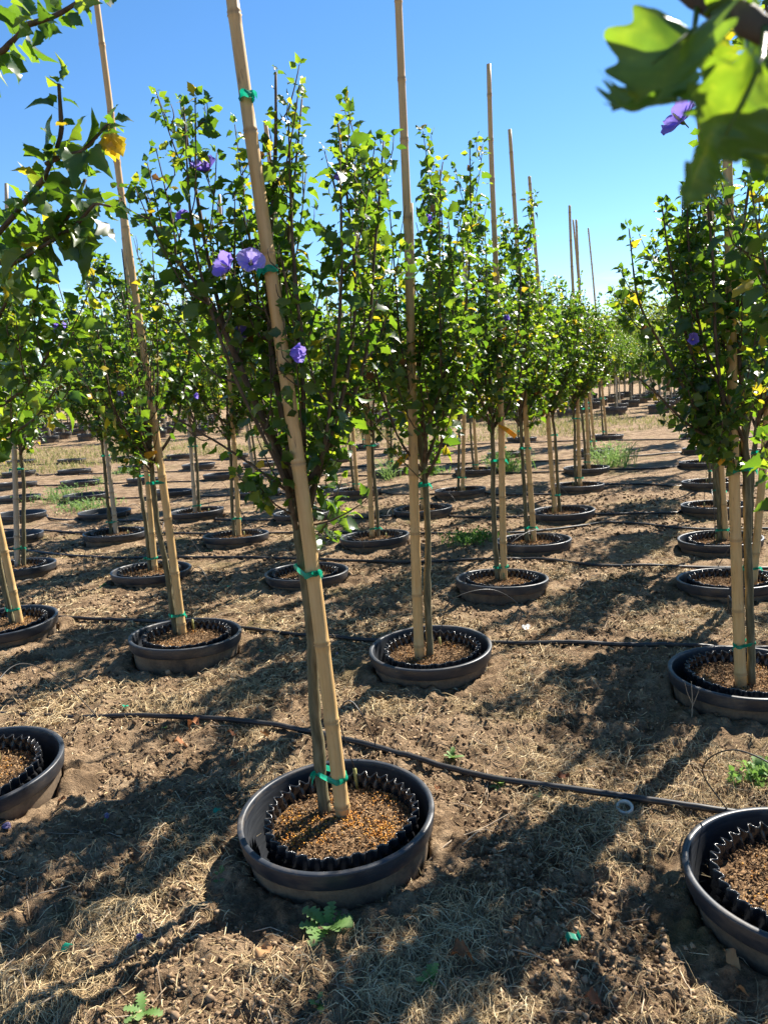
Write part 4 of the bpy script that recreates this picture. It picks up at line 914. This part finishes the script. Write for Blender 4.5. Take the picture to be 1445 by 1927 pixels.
weed(420, 1645, .04, 5, 'dark seedling in the shade of the orange-pelleted pot', 13); weed(1310, 1150+110, .04, 4, 'seedling sprouting inside the gap of a pot', 14) if False else None
def clump(px, py, wpx, hpx, n, label, seed, stems=True, t0=.2, t1=.7, matl='weed'):
    r = np.random.default_rng(seed); P = on_z(px, py, 0); d = P[1]; wd = wpx/FPX*d/2; hh = hpx/FPX*d; mb = MB(); x = P[0]+r.normal(size=n)*wd*.5; y = P[1]+r.normal(size=n)*wd*.45
    k = off_pots(x, y, .335); k[:6] = True; x, y = x[k], y[k]; n = len(x)
    V, F, t = blades(x, y, r.uniform(0, 6.28, n), r.uniform(.25, .9, n)*hh*.9, r.uniform(.35, 1.0, n)*hh, r.uniform(.004, .011, n), r.uniform(t0, t1, n), r.uniform(.4, .62, n)); mb.add(V-np.array([P[0], P[1], 0]), F, t)
    # little leaves along them
    m_ = n*3; i = r.integers(0, n, m_); base_ = V.reshape(n, 8, 3)[i, r.integers(1, 4, m_)]; X, Y, Z = rand_frames(r, m_, .3); T, Fl = LEAFT[2]; V2, F2 = instance(T, Fl, base_-np.array([P[0], P[1], 0]), X, Y, Z, r.uniform(.012, .032, m_)); mb.add(V2, F2, np.repeat(r.uniform(t0, t1, m_), len(T)))
    e = obj('weed_clump', mb.mesh('weed_clump', M[matl]), None, (P[0], P[1], 0)); tag(e, label, 'weeds', 'clumps of weeds among the pots')
clump(948, 888, 90, 40, 260, 'bright green grass clump behind the tree fork with torn tag', 1, t0=.1, t1=.6); clump(1150, 880, 80, 50, 200, 'feathery pale weeds beside pots at the file end', 2, t0=.6, t1=1.0)
clump(888, 1022, 90, 24, 150, 'dark green weeds between pots three rows past the pellets', 3, t0=0, t1=.5); clump(130, 942, 110, 30, 220, 'yellow-green weeds between empty pots', 4, t0=.5, t1=1.0); clump(165, 958, 110, 18, 170, 'low weeds in front of an empty pot rim', 5, t0=.5, t1=1); clump(165, 912, 70, 14, 120, 'thin weeds over an empty pot rim', 6, t0=.5, t1=1)
clump(733, 902, 40, 45, 60, 'spindly pale weed rising before a pot six rows past the pellets', 7, t0=.6, t1=1); clump(235, 892, 40, 12, 70, 'sparse weeds near an empty pot seven rows back', 8, t0=.5, t1=1); clump(815, 893, 50, 14, 90, 'low green weeds under the hose six rows back', 9, t0=.1, t1=.6); clump(1060, 1075-110, 14, 4, 10, 'x', 10) if False else None
clump(1430, 1475, 130, 24, 40, 'patch of fresh green grass past the end of the first hose', 11, t0=.2, t1=.8)
def dead_leaf(px, py, L, seed, label, tint=.5, name='dead_leaf'):
    r = np.random.default_rng(seed); T = leaf_template(.5+r.uniform(0, .4), .5+r.uniform(0, .4), .45, petiole=True); P, F = T; P = P-np.array([0, .7, 0]); P[:, 2] += .18+.15*np.sin(P[:, 1]*5+seed); a = r.uniform(0, 6.28); c, s = math.cos(a), math.sin(a)
    Q = np.stack([P[:, 0]*c-P[:, 1]*s, P[:, 0]*s+P[:, 1]*c, P[:, 2]], -1)*L; mb = MB(); mb.add(Q, F, np.clip(tint+r.normal(size=len(Q))*.12, 0, 1)); X = on_z(px, py, 0); X[2] = gz(X[0], X[1])-Q[:, 2].min()*1-.003
    tag(obj(name, mb.mesh(name, M['deadleaf']), None, X), label, 'leaf')
for a in ((368,1380,.075,1,'crinkled red-brown leaf, largest of the group behind the first hose',.3),(340,1408,.06,2,'red-brown curled leaf lying before the largest crinkled one',.35),(437,1384,.05,3,'small dark red leaf between two crinkled leaves',.15),(500,1390,.06,4,'orange-brown leaf lying flat near the first hose',.65),(440,1440,.04,5,'small dark leaf shred in dry grass',.1),
          (500,1803,.06,6,'long tan curled leaf in straw below the lobed weed',.85),(868,1826,.065,7,'folded brown leaf standing on edge near a small weed',.4),(120,1528,.04,8,'small rusty leaf near the dropped violet flower',.4),(1375,1830,.05,9,'pale grey-brown lobed leaf in pot shade',.95),(1395,1862,.05,10,'second pale lobed leaf in pot shade',.95),(826,1478,.05,11,'brown leaf against the orange-pelleted pot rim',.35),(1060,1462,.06,12,'dark red leaf pressed to the first hose',.05),(305,1093,.06,13,'red-brown leaf heap beside a pot two rows past',.2),(1115,1895,.05,14,'dark crumpled leaf with a yellow fleck at its edge',.1)):
    dead_leaf(*a)
def scrap(px, py, L, seed, label):
    r = np.random.default_rng(seed); X = on_z(px, py, 0); X[2] = gz(X[0], X[1])+.004; n = 8; t = np.linspace(-.5, .5, n); a = r.uniform(0, 3.1); P = np.stack([t*L*math.cos(a)+.1*L*np.sin(t*9), t*L*math.sin(a), .006+.007*np.sin(t*8+seed)], -1); sd = np.array([-math.sin(a), math.cos(a), .35])*.009; mb = MB(); q = np.arange(n-1)
    mb.add(np.concatenate([P-sd, P+sd]), np.stack([q, q+1, q+n+1, q+n], -1), r.uniform(.2, 1)); tag(obj('tape_scrap', mb.mesh('tape_scrap', M['tape']), None, X), label, 'tape scrap', 'scraps of green tape on the ground')
for a in ((127,1785,.045,1,'green tape scrap in matted dry grass'),(410,1532,.035,2,'green tape scrap left of the orange-pelleted pot'.replace('left of','lying beside')),(1078,1765,.05,3,'green tape scrap on the open ground between two pots'),(237,1333,.025,4,'tiny green tape scrap against the first hose'),(492,1222,.03,5,'green tape scrap beside the tilted pot'),(430,1108,.035,6,'green tape scrap two rows past the orange-pelleted pot')):
    scrap(*a)
def ring(px, py):
    X = on_z(px, py, 0); X[2] = gz(X[0], X[1])+.012; mb = MB(); V, F = lathe([(.021, -.008), (.029, -.008), (.030, -.006), (.030, .006), (.029, .008), (.021, .008), (.0205, .0), (.021, -.008)], 40); mb.add(V, F)
    o = obj('tape_roll', mb.mesh('tape_roll', M['grey']), None, X, (.35, -.15, 0)); tag(o, 'pale empty tape roll lying against the first hose', 'tape roll')
ring(1175, 1519)
def dropped(px, py, s, seed, label):
    r = np.random.default_rng(seed); X = on_z(px, py, 0); X[2] = gz(X[0], X[1])+.010; e = obj('fallen_flower', CAL, None, X, (1.4, 0, r.uniform(0, 6.28)), (s, s, s)); tag(e, label, 'flower', 'withered flowers on the ground')
    for q in range(5):
        p = obj('petal', PETW[q % 2], e); p.matrix_basis = Matrix.Rotation(q*1.2566, 4, 'Z') @ Matrix.Rotation(1.22+r.normal()*.08, 4, 'X') @ Matrix.Diagonal((.7, 1, 1, 1))
dropped(200, 1550, .03, 1, 'violet withered flower lying on bare soil near a rusty leaf'); dropped(4, 1566, .035, 2, 'pale withered flower beside the pot of the large-leaved tree'); dropped(262, 1767, .03, 3, 'grey-violet rolled flower in matted dry grass'); dropped(1287, 1670, .025, 4, 'purple rolled flower beside a pot, in its shadow'); dropped(358, 1232, .02, 5, 'small violet flower near the tilted pot'); dropped(635, 1232, .025, 6, 'lilac rolled flower between two pots near the second hose')
def white_scrap(px, py, label):
    X = on_z(px, py, 0); X[2] = gz(X[0], X[1])+.008; mb = MB(); r = np.random.default_rng(3); V = []; F = []
    for q, (x, y, w_, h_, a) in enumerate(((-.012, .0, .010, .055, .1), (.010, .004, .011, .06, -.12), (0, .006, .05, .012, .2))):
        c, s = math.cos(a), math.sin(a); b = len(V); z = .006+.002*q
        for dz in (0, .0012):
            for ux, uy in ((-1, -1), (1, -1), (1, 1), (-1, 1)): V.append((x+(ux*w_*c-uy*h_*s)/2, y+(ux*w_*s+uy*h_*c)/2, z+dz+.006*uy+.003*ux*r.random()))
        F += [(b, b+3, b+2, b+1), (b+4, b+5, b+6, b+7)]+[(b+i, b+(i+1) % 4, b+4+(i+1) % 4, b+4+i) for i in range(4)]
    mb.add(np.array(V), np.array(F)); tag(obj('plastic_scrap', mb.mesh('plastic_scrap', M['white'], False), None, X), label, 'plastic scrap')
white_scrap(990, 1187, 'white torn plastic scrap on soil near the second hose')
def twig(pts, r0, label, name='dead_twig', tint=.7):
    mb = MB()
    for P, ra in pts: V, F = tube(spline(P, 10), np.linspace(ra, ra*.4, 10), 6); mb.add(V, F, tint)
    tag(obj(name, mb.mesh(name, M['twig'])), label, 'twig')
b0 = on_z(1300, 1358, 0); Yt = b0[1]
twig([([b0-np.array([0, 0, .02]), on_y(1302, 1325, Yt+.01), on_y(1300, 1282, Yt+.02)], .0035), ([on_y(1302, 1325, Yt+.01), on_y(1293, 1305, Yt), on_y(1288, 1285, Yt)], .002), ([on_y(1302, 1330, Yt+.01), on_y(1312, 1305, Yt+.01), on_y(1316, 1292, Yt)], .002)], 0, 'forked dead twig standing upright against a black pot rim')
for n_, (l, ra, lab) in enumerate((([(800,1620),(850,1585),(905,1560),(960,1540)],.004,'long bent dead twig beside the orange-pelleted pot'),([(870,1598),(905,1578),(930,1560)],.003,'short dead twig next to the long bent one'),([(765,1680),(800,1705),(835,1730)],.002,'thin dark twig in the shade below the pot'),([(1085,1112),(1110,1100),(1145,1087)],.004,'pale dead twig on soil two rows past the pellets'),([(940,1225),(1000,1232),(1060,1231)],.003,'thin pale twig along the second hose'),([(930,1792),(980,1800),(1050,1815)],.003,'pale slender twig beside a folded brown leaf'),([(20,1830),(45,1850),(55,1900)],.003,'bent pale stem in matted dry grass'))):
    twig([([on_z(x, y, 0)*np.array([1, 1, 0])+np.array([0, 0, float(gz(*on_z(x, y, 0)[:2]))+.006+.006*(q % 2)]) for q, (x, y) in enumerate(l)], ra)], 0, lab, tint=.75 if 'dark' not in lab else .2)
